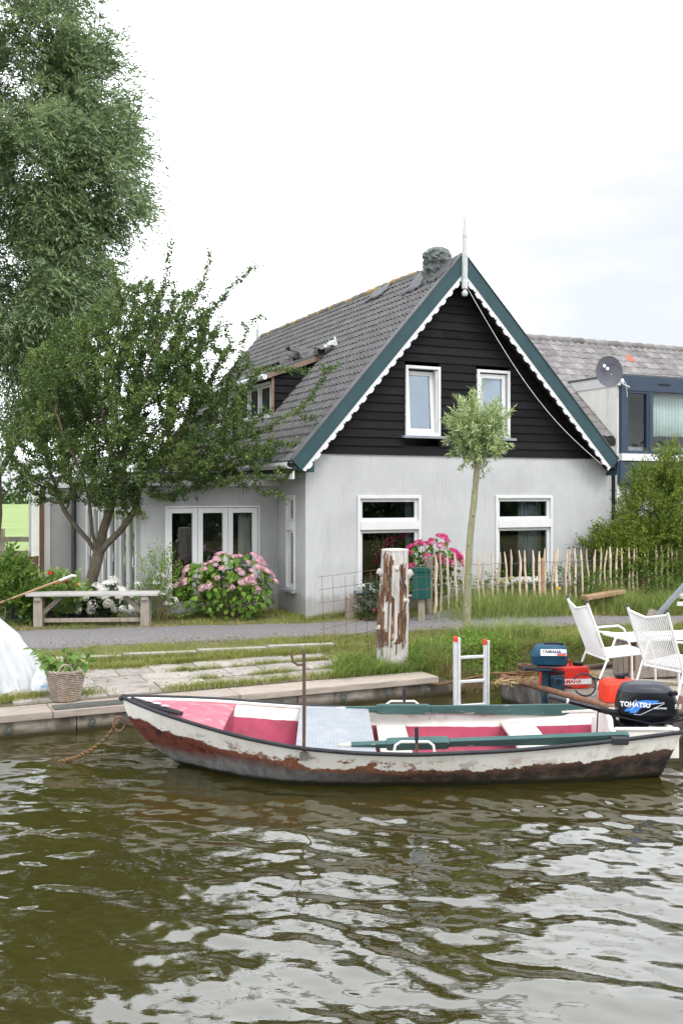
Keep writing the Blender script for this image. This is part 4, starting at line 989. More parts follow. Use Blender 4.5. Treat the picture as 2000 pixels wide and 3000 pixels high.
MB().prism([(.0, .02), (.30, -.045), (.56, -.005), (.56, .012), (.30, -.028), (.0, .036)], -.17, -.13).build('trim_strip', 'cowl_black', om, bevel=.004)
fx = lambda z: Matrix.Translation((0, -.1615, z)) @ Matrix.Rotation(R(90), 4, 'X')
def flat(name, poly, mat, y=-.1595, parent=om): return MB().prism(poly, y - .0015, y, mx=None).build(name, mat, parent)
flat('blue_flash', [(.06, .075), (.075, .098), (.10, .10), (.17, .166), (.24, .176), (.37, .172), (.345, .150), (.26, .128), (.20, .10), (.17, .064), (.105, .06), (.112, .075)], 'decal_blue')
MB().tube([(.09, -.163, .105), (.14, -.163, .155), (.165, -.163, .178), (.17, -.163, .165), (.155, -.163, .13), (.12, -.163, .085)], .0022, 4).build('flash_line', 'decal_light', om)
MB().tube([(.24, -.163, .135), (.41, -.163, .155), (.41, -.163, .148), (.20, -.163, .045), (.145, -.163, .05), (.16, -.163, .082)], .0022, 4).build('flash_line', 'decal_light', om)
lettering(om, 'TOHATSU', .058, Matrix.Translation((.155, -.1645, .135)) @ Matrix.Rotation(R(90), 4, 'X') @ Matrix.Rotation(R(-3), 4, 'Z'), 'white_text', bold=.0022)
lettering(om, 'FOUR STROKE', .017, Matrix.Translation((.375, -.1645, .105)) @ Matrix.Rotation(R(90), 4, 'X'), 'white_text', bold=.0006)
lettering(om, '9.8', .062, Matrix.Translation((.525, -.1645, .12)) @ Matrix.Rotation(R(90), 4, 'X') @ Matrix.Scale(.8, 4, (1, 0, 0)), 'white_text', shear=.2)
MB().tube([(.06, -.04, .02), (-.02, -.07, .045), (-.14, -.08, .075)], [.035, .028, .03], 12).build('tiller_joint', 'dark_metal', om, smooth=True)
MB().tube([(-.10, -.08, .065), (-.42, -.09, .145)], [.024, .020], 12).build('tiller_arm', 'cowl_black', om, smooth=True)
MB().tube([(-.42, -.09, .145), (-.44, -.0905, .15)], .023, 12).build('tiller_ring', 'white_text', om); MB().tube([(-.44, -.0905, .15), (-.60, -.095, .19)], [.024, .026], 12).build('tiller_grip', 'cowl_grey', om, smooth=True)
mb = MB().box(.02, .22, -.07, .07, -.30, -.05).box(-.03, .02, -.10, -.06, -.28, -.04).box(-.03, .02, .06, .10, -.28, -.04)
mb.tube([(.05, -.10, -.06), (.13, -.13, -.14), (.22, -.12, -.2)], .018, 8).tube([(.0, -.09, -.02), (.08, -.14, -.09), (.19, -.13, -.16)], .012, 8).tube([(.18, -.09, -.05), (.2, -.11, -.24)], .02, 8).tube([(.26, -.08, -.05), (.3, -.09, -.28)], .03, 8)
mb.box(-.05, .0, -.11, .11, -.16, .03).tube([(-.05, -.09, .02), (-.07, -.12, -.08), (-.02, -.12, -.2)], .016, 8); mb.build('clamp_bracket', 'dark_metal', om, bevel=.006)
MB().tube([(.25, 0, -.07), (.25, 0, -.75)], .055, 12).build('leg', 'cowl_black', om, smooth=True)
for i, (x, z) in enumerate(((.04, -.1), (.12, -.18), (.2, -.1), (.07, -.22))): MB().lathe([(.010, 0), (.010, .008), (.005, .01)], 8).build('bolt', 'aluminium', om).matrix_local = Matrix.Translation((x, -.10 - .0 * i, z)) @ Matrix.Rotation(R(90), 4, 'X')
MB().tube([(-.02, -.09, .03), (-.03, -.13, -.1), (-.035, -.13, -.22), (-.05, -.12, -.36)], .009, 8).build('fuel_hose', 'black_rubber', om, smooth=True)
MB().tube([(-.155, -.085, .06), (-.165, -.09, -.10), (-.17, -.09, -.34)], .006, 6).build('kill_cord', 'dark_metal', om)
MB().tube([(.56, -.02, .0), (.64, -.03, -.03), (.7, -.03, -.06)], .012, 8).build('carry_handle', 'black_rubber', om)

ym = thing('outboard_motor', 'small dark blue outboard motor clamped to the rusty barge', 'outboard motor', (2.27, 11.08, 0.0), R(-4))
MB().lathe([(.048, -.72), (.05, -.28), (.055, -.2), (.05, -.19), (.045, .02), (.052, .03), (.052, .05)], 14).build('leg', 'leg_blue', ym, smooth=True)
superloft([(.10, -.10, .22, .07, 2.8), (.13, -.155, .235, .12, 3), (.21, -.17, .24, .135, 3.2), (.215, -.17, .24, .137, 3.2)]).build('lower_cowl', 'cowl_blue', ym, smooth=True)
superloft([(.216, -.172, .242, .139, 3.4), (.235, -.17, .24, .139, 3.4), (.31, -.125, .225, .12, 3.2), (.335, -.10, .20, .10, 2.8), (.343, -.05, .15, .07, 2.4)]).build('cowl', 'cowl_blue', ym, smooth=True)
MB().box(-.02, .19, -.05, .05, .337, .356).box(.0, .17, -.04, .04, .356, .362).build('starter_cover', 'dark_metal', ym, bevel=.006)
pl_ = Matrix.Translation((.045, -.137, .268)) @ Matrix.Rotation(R(-12), 4, 'X')
MB().box(-.12, .16, -.004, .0, -.035, .035, mx=pl_).build('name_plate', 'white_text', ym); MB().box(-.20, -.13, -.004, .0, -.03, .03, mx=Matrix.Translation((.04, -.125, .272)) @ Matrix.Rotation(R(-14), 4, 'X') @ Matrix.Rotation(R(-32), 4, 'Z')).build('name_plate', 'white_text', ym)
lettering(ym, 'YAMAHA', .05, pl_ @ Matrix.Translation((.0, -.006, .008)) @ Matrix.Rotation(R(90), 4, 'X'), 'dark_text', bold=.0012)
MB().box(.06, .155, -.007, -.0045, -.032, -.012, mx=pl_).build('red_flash', 'red_cap', ym); MB().box(.02, .155, -.007, -.0045, -.008, .0, mx=pl_).build('blue_flash', 'decal_blue', ym)
MB().tube([(-.02, -.07, .05), (-.14, -.09, .075), (-.24, -.1, .085)], [.016, .014, .012], 8).tube([(.0, .0, .05), (.12, -.06, .04), (.2, -.07, .035)], .018, 8).build('tiller', 'dark_metal', ym, smooth=True)
MB().box(-.25, .06, -.1, .06, .055, .075).build('drip_tray', 'leg_blue', ym, bevel=.006)
mb = MB().box(.04, .20, -.06, .08, -.24, .0).box(.06, .19, -.09, -.06, -.20, -.02); mb.build('clamp_bracket', 'leg_blue', ym, bevel=.012)
MB().tube([(.2, -.05, -.12), (.28, -.05, -.13)], .012, 8).tube([(.13, -.09, -.05), (.13, -.12, -.05)], .02, 10).build('clamp_screw', 'dark_metal', ym)

# ------------------------------------------------------------------ iron barge
m, t, b, o = newmat('barge_iron')
vec = coords(t); nA = noise(t, coords(t, (2, 2, .6)), 2.5, 8, .65)
col = ramp(t, nA, [(.3, (.045, .036, .032)), (.5, (.10, .085, .075)), (.66, (.20, .18, .165)), (.8, (.12, .07, .05))])
sx = _n(t, 'ShaderNodeSeparateXYZ'); tcn = _n(t, 'ShaderNodeTexCoord'); t.links.new(tcn.outputs['Object'], sx.inputs[0])
wd = ramp(t, math_(t, 'ADD', sx.outputs[2], math_(t, 'MULTIPLY', noise(t, vec, 6, 5), .06)), [(.06, 1.0), (.10, 0.0)])
t.links.new(mixc(t, wd, col, (.03, .032, .012)), b.inputs['Base Color']); b.inputs['Roughness'].default_value = .85; bump(t, b, nA, .4, .01)
BG = thing('iron_barge', 'low rusty iron barge with plank deck beside the bank', 'barge', hw(.45, -4.78, WATER), TH)
BW, BL = 6.0, 2.45                                                    # along u, towards the camera
MB().prism([(0, .26), (BW, .26), (BW, -.4), (.12, -.4)], -BL, 0).build('hull', 'barge_iron', BG)
for i in range(11):
    a = .05 + i * .545
    MB().box(a, a + .535, -BL + .03, -.03, .262, .275 + random.uniform(0, .006)).build('deck_plank', 'brown_wood' if i % 3 == 1 else 'grey_wood', BG)
for p, q_ in (((0, 0, .30), (0, -BL, .30)), ((0, 0, .30), (BW, 0, .30)), ((0, -BL, .30), (BW, -BL, .30))):
    MB().tube([p, q_], .032, 10).build('rim_pipe', 'rust_light' if p[0] == q_[0] else 'rust', BG, smooth=True)
o = MB().lathe([(.075, .26), (.07, .28), (.07, .42), (.085, .43), (.085, .45), (.05, .45), (.05, .40)], 14).build('bollard', 'rust', BG, smooth=True); o.location = (.22, -.22, 0)
for z in (.315, .345, .37): MB().tube([(.22 + .085 * math.cos(a), -.22 + .085 * math.sin(a), z) for a in np.linspace(0, 6.28, 16, endpoint=False)], .016, 6, closed=True).build('rope_turn', 'rope_mat', BG)
MB().tube([(.15, -.2, .34), (-.1, .0, .33), (-.5, .45, .16), (-.75, .75, .12)], .016, 6).build('mooring_line', 'rope_mat', BG, smooth=True)
bk2 = thing('bucket', 'dark bucket lying behind the small blue outboard motor', 'bucket', hw(.85, -5.05, -.17), 0)
MB().lathe([(.1, 0), (.13, .22), (.14, .22), (.135, .2), (.1, .01)], 18, mx=Matrix.Translation((0, 0, .1)) @ Matrix.Rotation(R(70), 4, 'Y')).build('pail', 'black_rubber', bk2, smooth=True)
mb = MB()
for i in range(420):
    a, r_ = random.uniform(0, 6.28), random.random() ** .5; p = hw(.9 + .75 * r_ * math.cos(a), -5.15 + .25 * r_ * math.sin(a), -.165 + random.random() * .03); d = Vector((random.uniform(-1, 1), random.uniform(-1, 1), random.uniform(-.15, .25))).normalized() * random.uniform(.06, .16); mb.tube([p, p + d], .003, 3)
M('straw', (.45, .33, .17), (.34, .24, .12), 20, .95)
st = mb.build('straw', 'straw'); tag(st, 'loose dry straw scattered on the barge deck', kind='stuff')
# fuel tanks
M('tank_red', (.60, .028, .018), (.52, .024, .018), 4, .42, .1, 30, c3=(.62, .10, .07), s3=3)
M('tank_orange', (.68, .05, .025), (.60, .04, .02), 4, .4, .1, 30)
ft = thing('fuel_tank', 'red metal fuel tank with a white lettered band on the barge', 'fuel tank', (2.52, 11.28, -.175), R(6))
superloft([(0, -.25, .25, .13, 7), (.012, -.262, .262, .142, 7), (.20, -.262, .262, .142, 7), (.235, -.25, .25, .13, 6), (.245, -.23, .23, .11, 5)], 48).build('body', 'tank_red', ft, smooth=True)
MB().box(-.2, .264, -.1455, -.1435, .055, .115).build('band', 'white_text', ft); lettering(ft, 'YAMAHA', .062, Matrix.Translation((.02, -.147, .085)) @ Matrix.Rotation(R(90), 4, 'X'), 'red_text', bold=.0012)
MB().tube([(-.1, 0, .24), (-.09, 0, .29), (.06, 0, .295), (.075, 0, .24)], .016, 8).build('handle', 'tank_red', ft, smooth=True)
MB().lathe([(.055, .24), (.06, .25), (.06, .275), (.05, .28)], 16).build('cap', 'dark_metal', ft).location = (.16, 0, 0)
f2 = thing('fuel_tank', 'plain red fuel tank with black cap behind the large black motor', 'fuel tank', (2.90, 10.5, -.175), R(4))
superloft([(0, -.16, .18, .12, 5), (.015, -.175, .195, .135, 5), (.19, -.17, .19, .13, 5), (.225, -.14, .17, .105, 4), (.24, -.10, .14, .07, 4)], 48).build('body', 'tank_orange', f2, smooth=True)
MB().lathe([(.04, .235), (.045, .25), (.045, .28), (.02, .285)], 12).build('cap', 'dark_metal', f2).location = (.04, 0, 0); MB().tube([(-.02, 0, .265), (.12, .0, .285)], .02, 8).build('connector', 'black_rubber', f2)
hs = thing('fuel_hose', 'black hose coiled on the barge deck between the red tanks', 'hose', (2.72, 10.75, -.17), 0)
MB().tube([(-.1 + .12 * math.cos(a), .05 * math.sin(a), .12 + .11 * math.sin(a)) for a in np.linspace(-2.6, 2.6, 20)], .010, 8).tube([(-.02, .02, .2), (.1, 0, .16), (.2, -.1, .1)], .01, 8).build('coil', 'black_rubber', hs, smooth=True)
# pole on the far rim
pl2 = thing('iron_pipe', 'rusty pipe lying along the far edge of the barge deck', 'pipe', hw(.9, -4.9, -.155), TH)
MB().tube([(0, 0, .02), (2.2, .02, .03)], .03, 10).build('pipe_length', 'rust', pl2, smooth=True)

# ------------------------------------------------------------------ white cord chairs
M('chair_white', (.80, .80, .79), (.75, .75, .735), 4, .42)
def chair(label, loc, rotz, group='white cord garden chairs on the barge'):
    """Local +x is the way the sitter faces, y across; back posts lean backwards."""
    c = thing('garden_chair', label, 'chair', loc, rotz, group); Wd = .25
    sb, sf = Vector((-.20, 0, .40)), Vector((.30, 0, .44)); bt = Vector((-.42, 0, 1.0))
    for s in (-1, 1):
        y = Vector((0, s * Wd, 0))
        MB().tube([sb + y + Vector((.03, 0, -.04)), bt + y + Vector((0, s * .015, 0))], .014, 8).build('back_post', 'chair_white', c, smooth=True)
        MB().lathe([(.012, 0), (.016, .01), (.016, .035), (.008, .042)], 10).build('post_cap', 'lead', c).location = bt + y + Vector((0, s * .015, -.005))
        MB().tube([sb + y, sf + y], .013, 8).build('seat_rail', 'chair_white', c, smooth=True)
        y2 = Vector((0, s * (Wd + .03), 0))
        MB().tube([Vector((-.36, 0, .0)) + y2, Vector((-.17, 0, .44)) + y2, Vector((-.10, 0, .61)) + y2, Vector((-.03, 0, .66)) + y2, Vector((.20, 0, .67)) + y2, Vector((.27, 0, .63)) + y2, Vector((.335, 0, .46)) + y2, Vector((.36, 0, .40)) + y2, Vector((.37, 0, .0)) + y2], .013, 8).build('leg_and_arm', 'chair_white', c, smooth=True)
        MB().tube([bt.lerp(sb, .52) + y, Vector((-.03, 0, .66)) + y2], .011, 8).build('arm_stay', 'chair_white', c, smooth=True)
    MB().tube([bt.lerp(sb, .06) + Vector((.0, -Wd, 0)), bt.lerp(sb, .09) + Vector((-.03, 0, -.03)), bt.lerp(sb, .06) + Vector((0, Wd, 0))], .012, 8).build('top_bar', 'chair_white', c, smooth=True)
    MB().tube([sb + Vector((.0, -Wd, -.02)), sb + Vector((0, Wd, -.02))], .012, 8).build('lower_bar', 'chair_white', c); MB().tube([sf + Vector((0, -Wd, 0)), sf + Vector((0, Wd, 0))], .013, 8).build('front_bar', 'chair_white', c)
    n = 21; me = MB().tube([(0, 0, 0), (0, 0, 1)], .0062, 6).mesh('back_cord', True)
    for i in range(n):
        y = -Wd + .02 + (2 * Wd - .04) * i / (n - 1); sag = .03 * (1 - (y / Wd) ** 2)
        a = sb + Vector((0, y, -.015)); b2 = bt.lerp(sb, .075) + Vector((-sag, y, -sag)); d = b2 - a
        o_ = link('back_cord', me, 'chair_white', c); o_.matrix_local = Matrix.Translation(a) @ d.to_track_quat('Z', 'Y').to_matrix().to_4x4() @ Matrix.Scale(d.length, 4, (0, 0, 1))
    for i in range(18):
        x = sb.x + .03 + (.46) * i / 17; z = sb.z + .04 * i / 17; a = Vector((x, -Wd, z + .012)); d = Vector((0, 2 * Wd, 0))
        o_ = link('seat_cord', me, 'chair_white', c); o_.matrix_local = Matrix.Translation(a) @ d.to_track_quat('Z', 'Y').to_matrix().to_4x4() @ Matrix.Scale(d.length, 4, (0, 0, 1))
    return c
chair('white cord garden chair seen side on, beside the red fuel tank', (3.02, 11.10, -.17), R(10))
chair('white cord garden chair seen from behind, above the large black motor', (3.48, 10.38, -.17), R(30))
# crate table
tb = thing('crate_table', 'low table of old crate boards under a white top behind the chairs', 'table', (3.62, 11.95, -.165), R(14))
for i in range(4): MB().box(-.30 + i * .15, -.155 + i * .15, -.20, -.18, .0, .43).build('side_board', 'grey_wood', tb, bevel=.004)
for i in range(3): MB().box(-.30, -.28, -.18 + i * .13, -.06 + i * .13, 0, .43).build('side_board', 'grey_wood', tb, bevel=.004)
MB().box(-.32, -.24, -.225, -.2, 0, .45).build('corner_post', 'brown_wood', tb); MB().box(.22, .3, -.225, -.2, 0, .45).build('corner_post', 'brown_wood', tb); MB().box(-.32, .32, -.25, -.225, .02, .10).build('foot_board', 'grey_wood', tb)
MB().box(-.36, 1.25, -.30, .34, .45, .475).build('table_top', 'white_worn', tb, bevel=.005); MB().box(1.05, 1.13, -.2, -.1, 0, .45).build('leg', 'grey_wood', tb); MB().box(1.05, 1.13, .1, .2, 0, .45).build('leg', 'grey_wood', tb)
pk = thing('deck_board', 'loose weathered board lying on the barge behind the chair', 'board', (3.55, 11.45, -.165), R(-18)); MB().box(-.3, .9, -.06, .06, 0, .035).build('board_length', 'grey_wood', pk, bevel=.004)
# ladder
ld = thing('ladder', 'aluminium ladder with red end caps standing in the water by the quay', 'ladder', (1.335, 11.5, -.9), R(18))
for x in (0, .375):
    mb = MB().box(x - .038, x - .002, -.012, .035, 0, 1.25).box(x + .002, x + .036, -.020, .027, 0, 1.25) if x == 0 else MB().box(x - .03, x, -.012, .035, 0, 1.2).box(x + .003, x + .03, -.02, .027, 0, 1.2)
    mb.build('rail', 'aluminium', ld, bevel=.004)
    MB().box(x - .040, x + .003, -.016, .04, 1.2 - (x > 0) * .05, 1.265 - (x > 0) * .05).build('end_cap', 'red_cap', ld, bevel=.01)
for z in (.44, .72, 1.0): MB().box(.034, .348, -.0, .028, z, z + .034).build('rung', 'aluminium', ld, bevel=.006)

# ------------------------------------------------------------------ picket fence
fc = thing('picket_fence', 'split chestnut picket fence strung on wire in front of the gable', 'fence', hw(0, -.9), TH)
def picket_mesh(k):
    r0 = random.Random(k); mb = MB(); H_ = .93; pts = []; rr = []
    bx_, by_ = r0.uniform(-.03, .03), r0.uniform(-.015, .015)
    for i in range(7):
        f = i / 6; pts.append((bx_ * math.sin(math.pi * f) + .012 * math.sin(f * 9 + k), by_ * math.sin(math.pi * f), H_ * f)); rr.append(.021 * (1 + .12 * math.sin(f * 11 + k * 2)) * (1 if f < .93 else .45))
    mb.tube(pts, rr, 5); return mb.mesh('picket')
pms = [picket_mesh(k) for k in range(8)]
u = 1.86; i = 0; ups = []
while u < 7.6:
    o = link('picket', pms[i % 8], 'picket_wood', fc); zt = np.interp(u, [1.8, 3, 4, 7.5], [1.03, 1.06, 1.065, 1.07]) + random.uniform(-.035, .03)
    o.location = (u, random.uniform(-.01, .01), zt - .93); o.rotation_euler = (R(random.uniform(-2, 2)), R(random.uniform(-2.2, 2.2)), random.uniform(0, 6.28)); o.scale = (random.uniform(.8, 1.2), random.uniform(.8, 1.2), 1)
    ups.append(u); u += .128 + random.uniform(-.022, .025); i += 1
for z in (.86, .52):
    pts = []
    for j, a in enumerate(ups):
        pts += [(a - .03, -.026, z + .012 * math.sin(j * 2.1)), (a + .03, -.026 if j % 2 else .02, z - .006 + .012 * math.sin(j * 1.7))]
    MB().tube(pts, .0045, 5).build('wire', 'bolt_metal', fc)
for u_, t_, m_ in ((1.80, 1.0, 'grey_wood'), (4.0, .92, 'raw_wood'), (6.22, .92, 'raw_wood')):
    MB().lathe([(.05, -.3), (.052, t_ - .02), (.044, t_)], 9).build('post', m_, fc).location = (u_, .055, 0)

# ------------------------------------------------------------------ weathered stump
m, t, b, o = newmat('stump_wood')
bk_ = attr(t, 'rnd'); vec = coords(t, (5, 5, .55)); nA = noise(t, vec, 5, 8, .65); nB = noise(t, coords(t, (8, 8, .5)), 9, 6)
bare = ramp(t, nA, [(.3, (.20, .18, .16)), (.44, (.40, .375, .345)), (.6, (.53, .50, .465)), (.75, (.60, .575, .54))])
bark = ramp(t, nB, [(.3, (.025, .018, .014)), (.48, (.075, .045, .03)), (.62, (.24, .11, .045)), (.8, (.16, .12, .10))])
t.links.new(mixc(t, math_(t, 'MULTIPLY', ramp(t, bk_, [(.3, 0.0), (.7, 1.0)]), ramp(t, noise(t, coords(t, (6, 6, 1.2)), 6, 8, .7), [(.36, .15), (.46, 1.0)])), bare, bark), b.inputs['Base Color']); b.inputs['Roughness'].default_value = .9
bump(t, b, math_(t, 'ADD', nA, nB), .7, .012)
sp = thing('weathered_stump', 'tall bleached tree stump with peeling bark and cut knots on the bank', 'stump', hw(-.26, -3.45, -.20), R(8))
n, k = 60, 70; V = []; A_ = []
for i in range(k):
    f = i / (k - 1); z = f * 1.50; r0 = lerp(.205, .170, f) + .05 * max(0, .12 - f)
    for j in range(n):
        a = 2 * math.pi * j / n; q_ = Vector((math.cos(a) * 1.6, math.sin(a) * 1.6, z * .8)); fine = mnoise.noise(Vector((math.cos(a) * 9, math.sin(a) * 9, z * 2.4))); ad = lambda c: ((math.degrees(a) - c + 180) % 360 - 180) / 20
        bm_ = max((1.0 - ad(-66) ** 2 if .28 < z + .12 * fine < 1.3 else -1), (1.0 - (ad(-132) * .75) ** 2 if .85 < z + .2 * fine < 1.44 else -1), (1.0 - (ad(-163) * .7) ** 2 if .3 < z + .2 * fine < .98 else -1), (.55 if .36 < z + .25 * fine < .95 and fine > .12 and abs(ad(-105)) < 1.5 else -1), (1 - ad(20) ** 2 if .5 < z < 1.2 else -1)) + .9 * fine
        msk = 1.0 if bm_ > .2 else 0.0
        r_ = r0 * (1 + .09 * mnoise.noise(q_) + .035 * mnoise.noise(Vector((math.cos(a) * 9, math.sin(a) * 9, z * 1.1)))) + msk * (.014 + .01 * mnoise.noise(q_ * 9))
        V.append((r_ * math.cos(a) + .03 * f, r_ * math.sin(a), z)); A_.append(msk)
I = np.arange(n * k).reshape(k, n); F = np.stack([I[:-1], np.roll(I, -1, 1)[:-1], np.roll(I, -1, 1)[1:], I[1:]], -1).reshape(-1, 4)
me = npmesh('trunk', np.array(V), F, True, np.array(A_)); link('trunk', me, 'stump_wood', sp)
o = MB().lathe([(.175, 1.485), (.172, 1.505), (.12, 1.51), (0.001, 1.508)], 24).build('cut_top', 'pale_wood', sp, smooth=True); o.location = (.03, 0, 0)
for (x, y, z, dx, dy, dz, r_) in ((-.13, -.03, 1.20, -.12, -.02, .05, .055), (.16, -.02, 1.16, .15, -.02, .10, .06), (.10, -.14, .86, .10, -.1, .0, .036), (.16, -.03, .90, .12, -.05, .02, .018), (-.14, -.06, .50, -.12, -.03, .03, .045), (-.06, -.16, .11, -.02, -.06, .01, .08), (.02, -.16, 1.27, .01, -.04, .02, .038), (.12, -.12, .70, .05, -.05, .02, .02), (.1, -.15, .42, .03, -.04, .0, .025), (-.16, -.03, .66, -.04, -.02, .0, .03), (.17, .02, .14, .06, -.03, 0, .035)):
    dx, dy, dz = dx * .6, dy * .6, dz * .6
    MB().tube([(x - dx * .5, y - dy * .5, z - dz * .5), (x + dx * .45, y + dy * .45, z + dz * .45), (x + dx, y + dy, z + dz)], [r_ * 1.3, r_ * .9, r_ * .7], 10).build('knot', 'stump_wood', sp, smooth=True)

# ------------------------------------------------------------------ rusty mesh panel behind the stump
mp_ = thing('wire_mesh_panel', 'rusty wire mesh panel leaning behind the stump', 'mesh panel', hw(-1.08, -3.15, -.2), TH)
for i in range(11):
    x = i * .155; h0, h1 = (.0, 1.12 - .02 * i) if i < 6 else (.25 + .05 * (i - 6), 1.20)
    MB().tube([(x + .13 * h0, .35 * h0, h0 + .02 * i), (x + .13 * h1 + random.uniform(-.02, .02), .35 * h1, h1 + .02 * i)], .003, 5).build('rod', 'rust', mp_)
for j in range(7):
    h = .13 + j * .165; x0, x1 = (0, 1.62) if j > 2 else (0, .8)
    MB().tube([(x0 - .06 + .13 * h, .35 * h + .008, h), (lerp(x0, x1, .5) + .13 * h, .35 * h + .012, h + .07 + .01 * (j % 2)), (x1 + .05 + .13 * h, .35 * h + .008, h + .13)], .003, 5).build('rod', 'rust' if j % 2 else 'rust_light', mp_)
gp = thing('garden_post', 'short split grey post standing against the house corner', 'post', hw(.62, -.32, -.05), R(20))
MB().prism([(-.06, 0), (.075, 0), (.08, .44), (.03, .46), (.02, .40), (-.05, .42)], -.045, .045).build('post_body', 'grey_wood', gp, bevel=.008)
# ------------------------------------------------------------------ mailbox
M('mail_green', (.012, .075, .062), (.016, .088, .072), 4, .4, .05, 40)
ml = thing('mailbox', 'dark green mailbox on a short wooden post by the fence end', 'mailbox', hw(1.48, -1.15, .1), R(-6))
MB().prism([(-.14, .28), (.14, .28), (.14, .69), (.10, .745), (-.14, .745)], -.10, .10).build('box', 'mail_green', ml, bevel=.008)
MB().prism([(-.15, .70), (.145, .70), (.155, .715), (.115, .76), (.10, .765), (-.15, .765)], -.115, .11).build('lid', 'mail_green', ml, bevel=.006)
MB().box(-.05, .05, -.04, .05, -.15, .28).build('post', 'grey_wood', ml)
# ------------------------------------------------------------------ bench
bn = thing('wooden_bench', 'weathered wooden bench on the grass in front of the white hydrangea', 'bench', (-3.80, 15.25, 0), R(4))
MB().prism([(-.98, -.16), (-.93, -.2), (1.0, -.2), (1.0, .19), (-.95, .19)], .465, .512, axis='z').build('seat', 'bench_top', bn, bevel=.008)
for s in (-1, 1):
    x = s * .80
    for y in (-.10, .10): MB().box(x - .065, x + .065, y - .05, y + .05, -.06, .463).build('leg', 'grey_wood', bn, bevel=.006)
    MB().beam((x - s * .05, -.0, .20), (x - s * .33, -.0, .45), .06, .07).build('brace', 'grey_wood', bn)
    MB().box(x - .05, x + .05, -.18, .18, .40, .462).build('cross_bearer', 'grey_wood', bn)
MB().box(-.73, .73, -.03, .03, .055, .115).build('stretcher', 'grey_wood', bn, bevel=.005)
# ------------------------------------------------------------------ long tool resting over the bench end
tl = thing('long_handled_tool', 'long wooden handle with a grey metal end resting across the bench', 'tool', (-6.05, 15.02, .0), 0)
MB().tube([(0, 0, .03), (1.83, .02, .72)], [.017, .018], 10).build('handle', 'raw_wood', tl, smooth=True)
MB().tube([(1.80, .02, .708), (1.99, .022, .782), (2.05, .022, .775)], [.02, .024, .008], 8).build('head', 'aluminium', tl, smooth=True)
# ------------------------------------------------------------------ basket
M('willow_weave', (.40, .33, .27), (.27, .215, .17), 14, .8, .3, 80, c3=(.42, .26, .14), s3=3, lo3=.58, hi3=.7)
bs = thing('wicker_basket', 'round grey wicker basket with two handles on the quay edge', 'basket', (-2.97, 10.74, -.205), R(15))
mb = MB(); ns = 22
for k in range(25):
    z = .012 + k * .0122; r_ = lerp(.145, .205, k / 24)
    mb.tube([((r_ + .006 * (1 if (j // 2 + k) % 2 else -1)) * math.cos(2 * math.pi * j / 44), (r_ + .006 * (1 if (j // 2 + k) % 2 else -1)) * math.sin(2 * math.pi * j / 44), z + .0015 * math.sin(j * 1.3 + k)) for j in range(44)], .0062, 5, closed=True)
mb.build('weave', 'willow_weave', bs, smooth=True)
for j in range(ns):
    a = 2 * math.pi * j / ns; MB().tube([(.145 * math.cos(a), .145 * math.sin(a), .0), (.205 * math.cos(a), .205 * math.sin(a), .315)], .006, 5).build('stake', 'willow_weave', bs)
for s in range(2): MB().tube([(.209 * math.cos(a) + .006 * math.cos(a * 12 + s * 3.1), .209 * math.sin(a), .322 + .008 * math.sin(a * 12 + s * 3.1)) for a in np.linspace(0, 2 * math.pi, 72, endpoint=False)], .0095, 6, closed=True).build('rim', 'willow_weave', bs, smooth=True)
MB().lathe([(.143, 0), (.143, .012), (.0, .014)], 20).build('base', 'willow_weave', bs); MB().lathe([(.18, .20), (.19, .25), (.0, .26)], 20).build('soil', 'soil', bs)
for yy in (-1, 1):
    for s in range(3): MB().tube([(.075 * math.cos(a) + .005 * math.cos(a * 9 + s * 2.1), yy * (.198 + .006 * math.sin(a * 9 + s * 2.1)), .30 + .105 * math.sin(a)) for a in np.linspace(0, math.pi, 22)], .0085, 6).build('handle', 'willow_weave', bs, smooth=True)
# ------------------------------------------------------------------ plastic-wrapped heap and carrier bag
m, t, b, o = newmat('clear_plastic')
vec = coords(t); nA = noise(t, coords(t, (2, 2, .7)), 4, 6, .6)
t.links.new(ramp(t, nA, [(.3, (.56, .58, .59)), (.65, (.68, .69, .70))]), b.inputs['Base Color']); b.inputs['Roughness'].default_value = .28; bump(t, b, noise(t, coords(t, (3, 3, .45)), 4, 4, .55), .5, .04)
tr = _n(t, 'ShaderNodeBsdfTranslucent'); tr.inputs[0].default_value = (.8, .8, .8, 1); ms = _n(t, 'ShaderNodeMixShader'); ms.inputs[0].default_value = .3
t.links.new(b.outputs[0], ms.inputs[1]); t.links.new(tr.outputs[0], ms.inputs[2]); t.links.new(ms.outputs[0], o.inputs[0])
hp = thing('plastic_wrapped_heap', 'big heap wrapped in milky plastic sheet beside the basket', 'plastic sheet', (-4.28, 11.35, -.22), 0)
rows = []
for i in range(30):
    f = i / 29; z = .92 * (1 - f ** 1.7); rw = []
    for j in range(220):
        a = 2 * math.pi * j / 220; q_ = Vector((math.cos(a) * 1.5, math.sin(a) * 1.5, z * 1.2)); r_ = (.86 * f ** .62) * (1 + .16 * mnoise.noise(q_ * 1.2) + .07 * f * math.sin(9 * a + 4 * mnoise.noise(q_)) + .045 * f * abs(math.sin(13 * a + 5 * mnoise.noise(q_ * 1.5))) + .02 * f * math.sin(34 * a + 6 * mnoise.noise(q_ * 2)))
        rw.append((r_ * math.cos(a) * .98, r_ * math.sin(a) * .75, max(0, z + .10 * mnoise.noise(q_ * 1.7) * (f < .95))))
    rows.append(rw)
MB().grid(rows, closed=True).build('sheet', 'clear_plastic', hp, smooth=True, angle=180)
MB().lathe([(.6, .0), (.62, .3), (.45, .6), (.0, .7)], 14, sy=.75).build('load', 'white_worn', hp)
m, t, b, o = newmat('bag_film'); vec = coords(t)
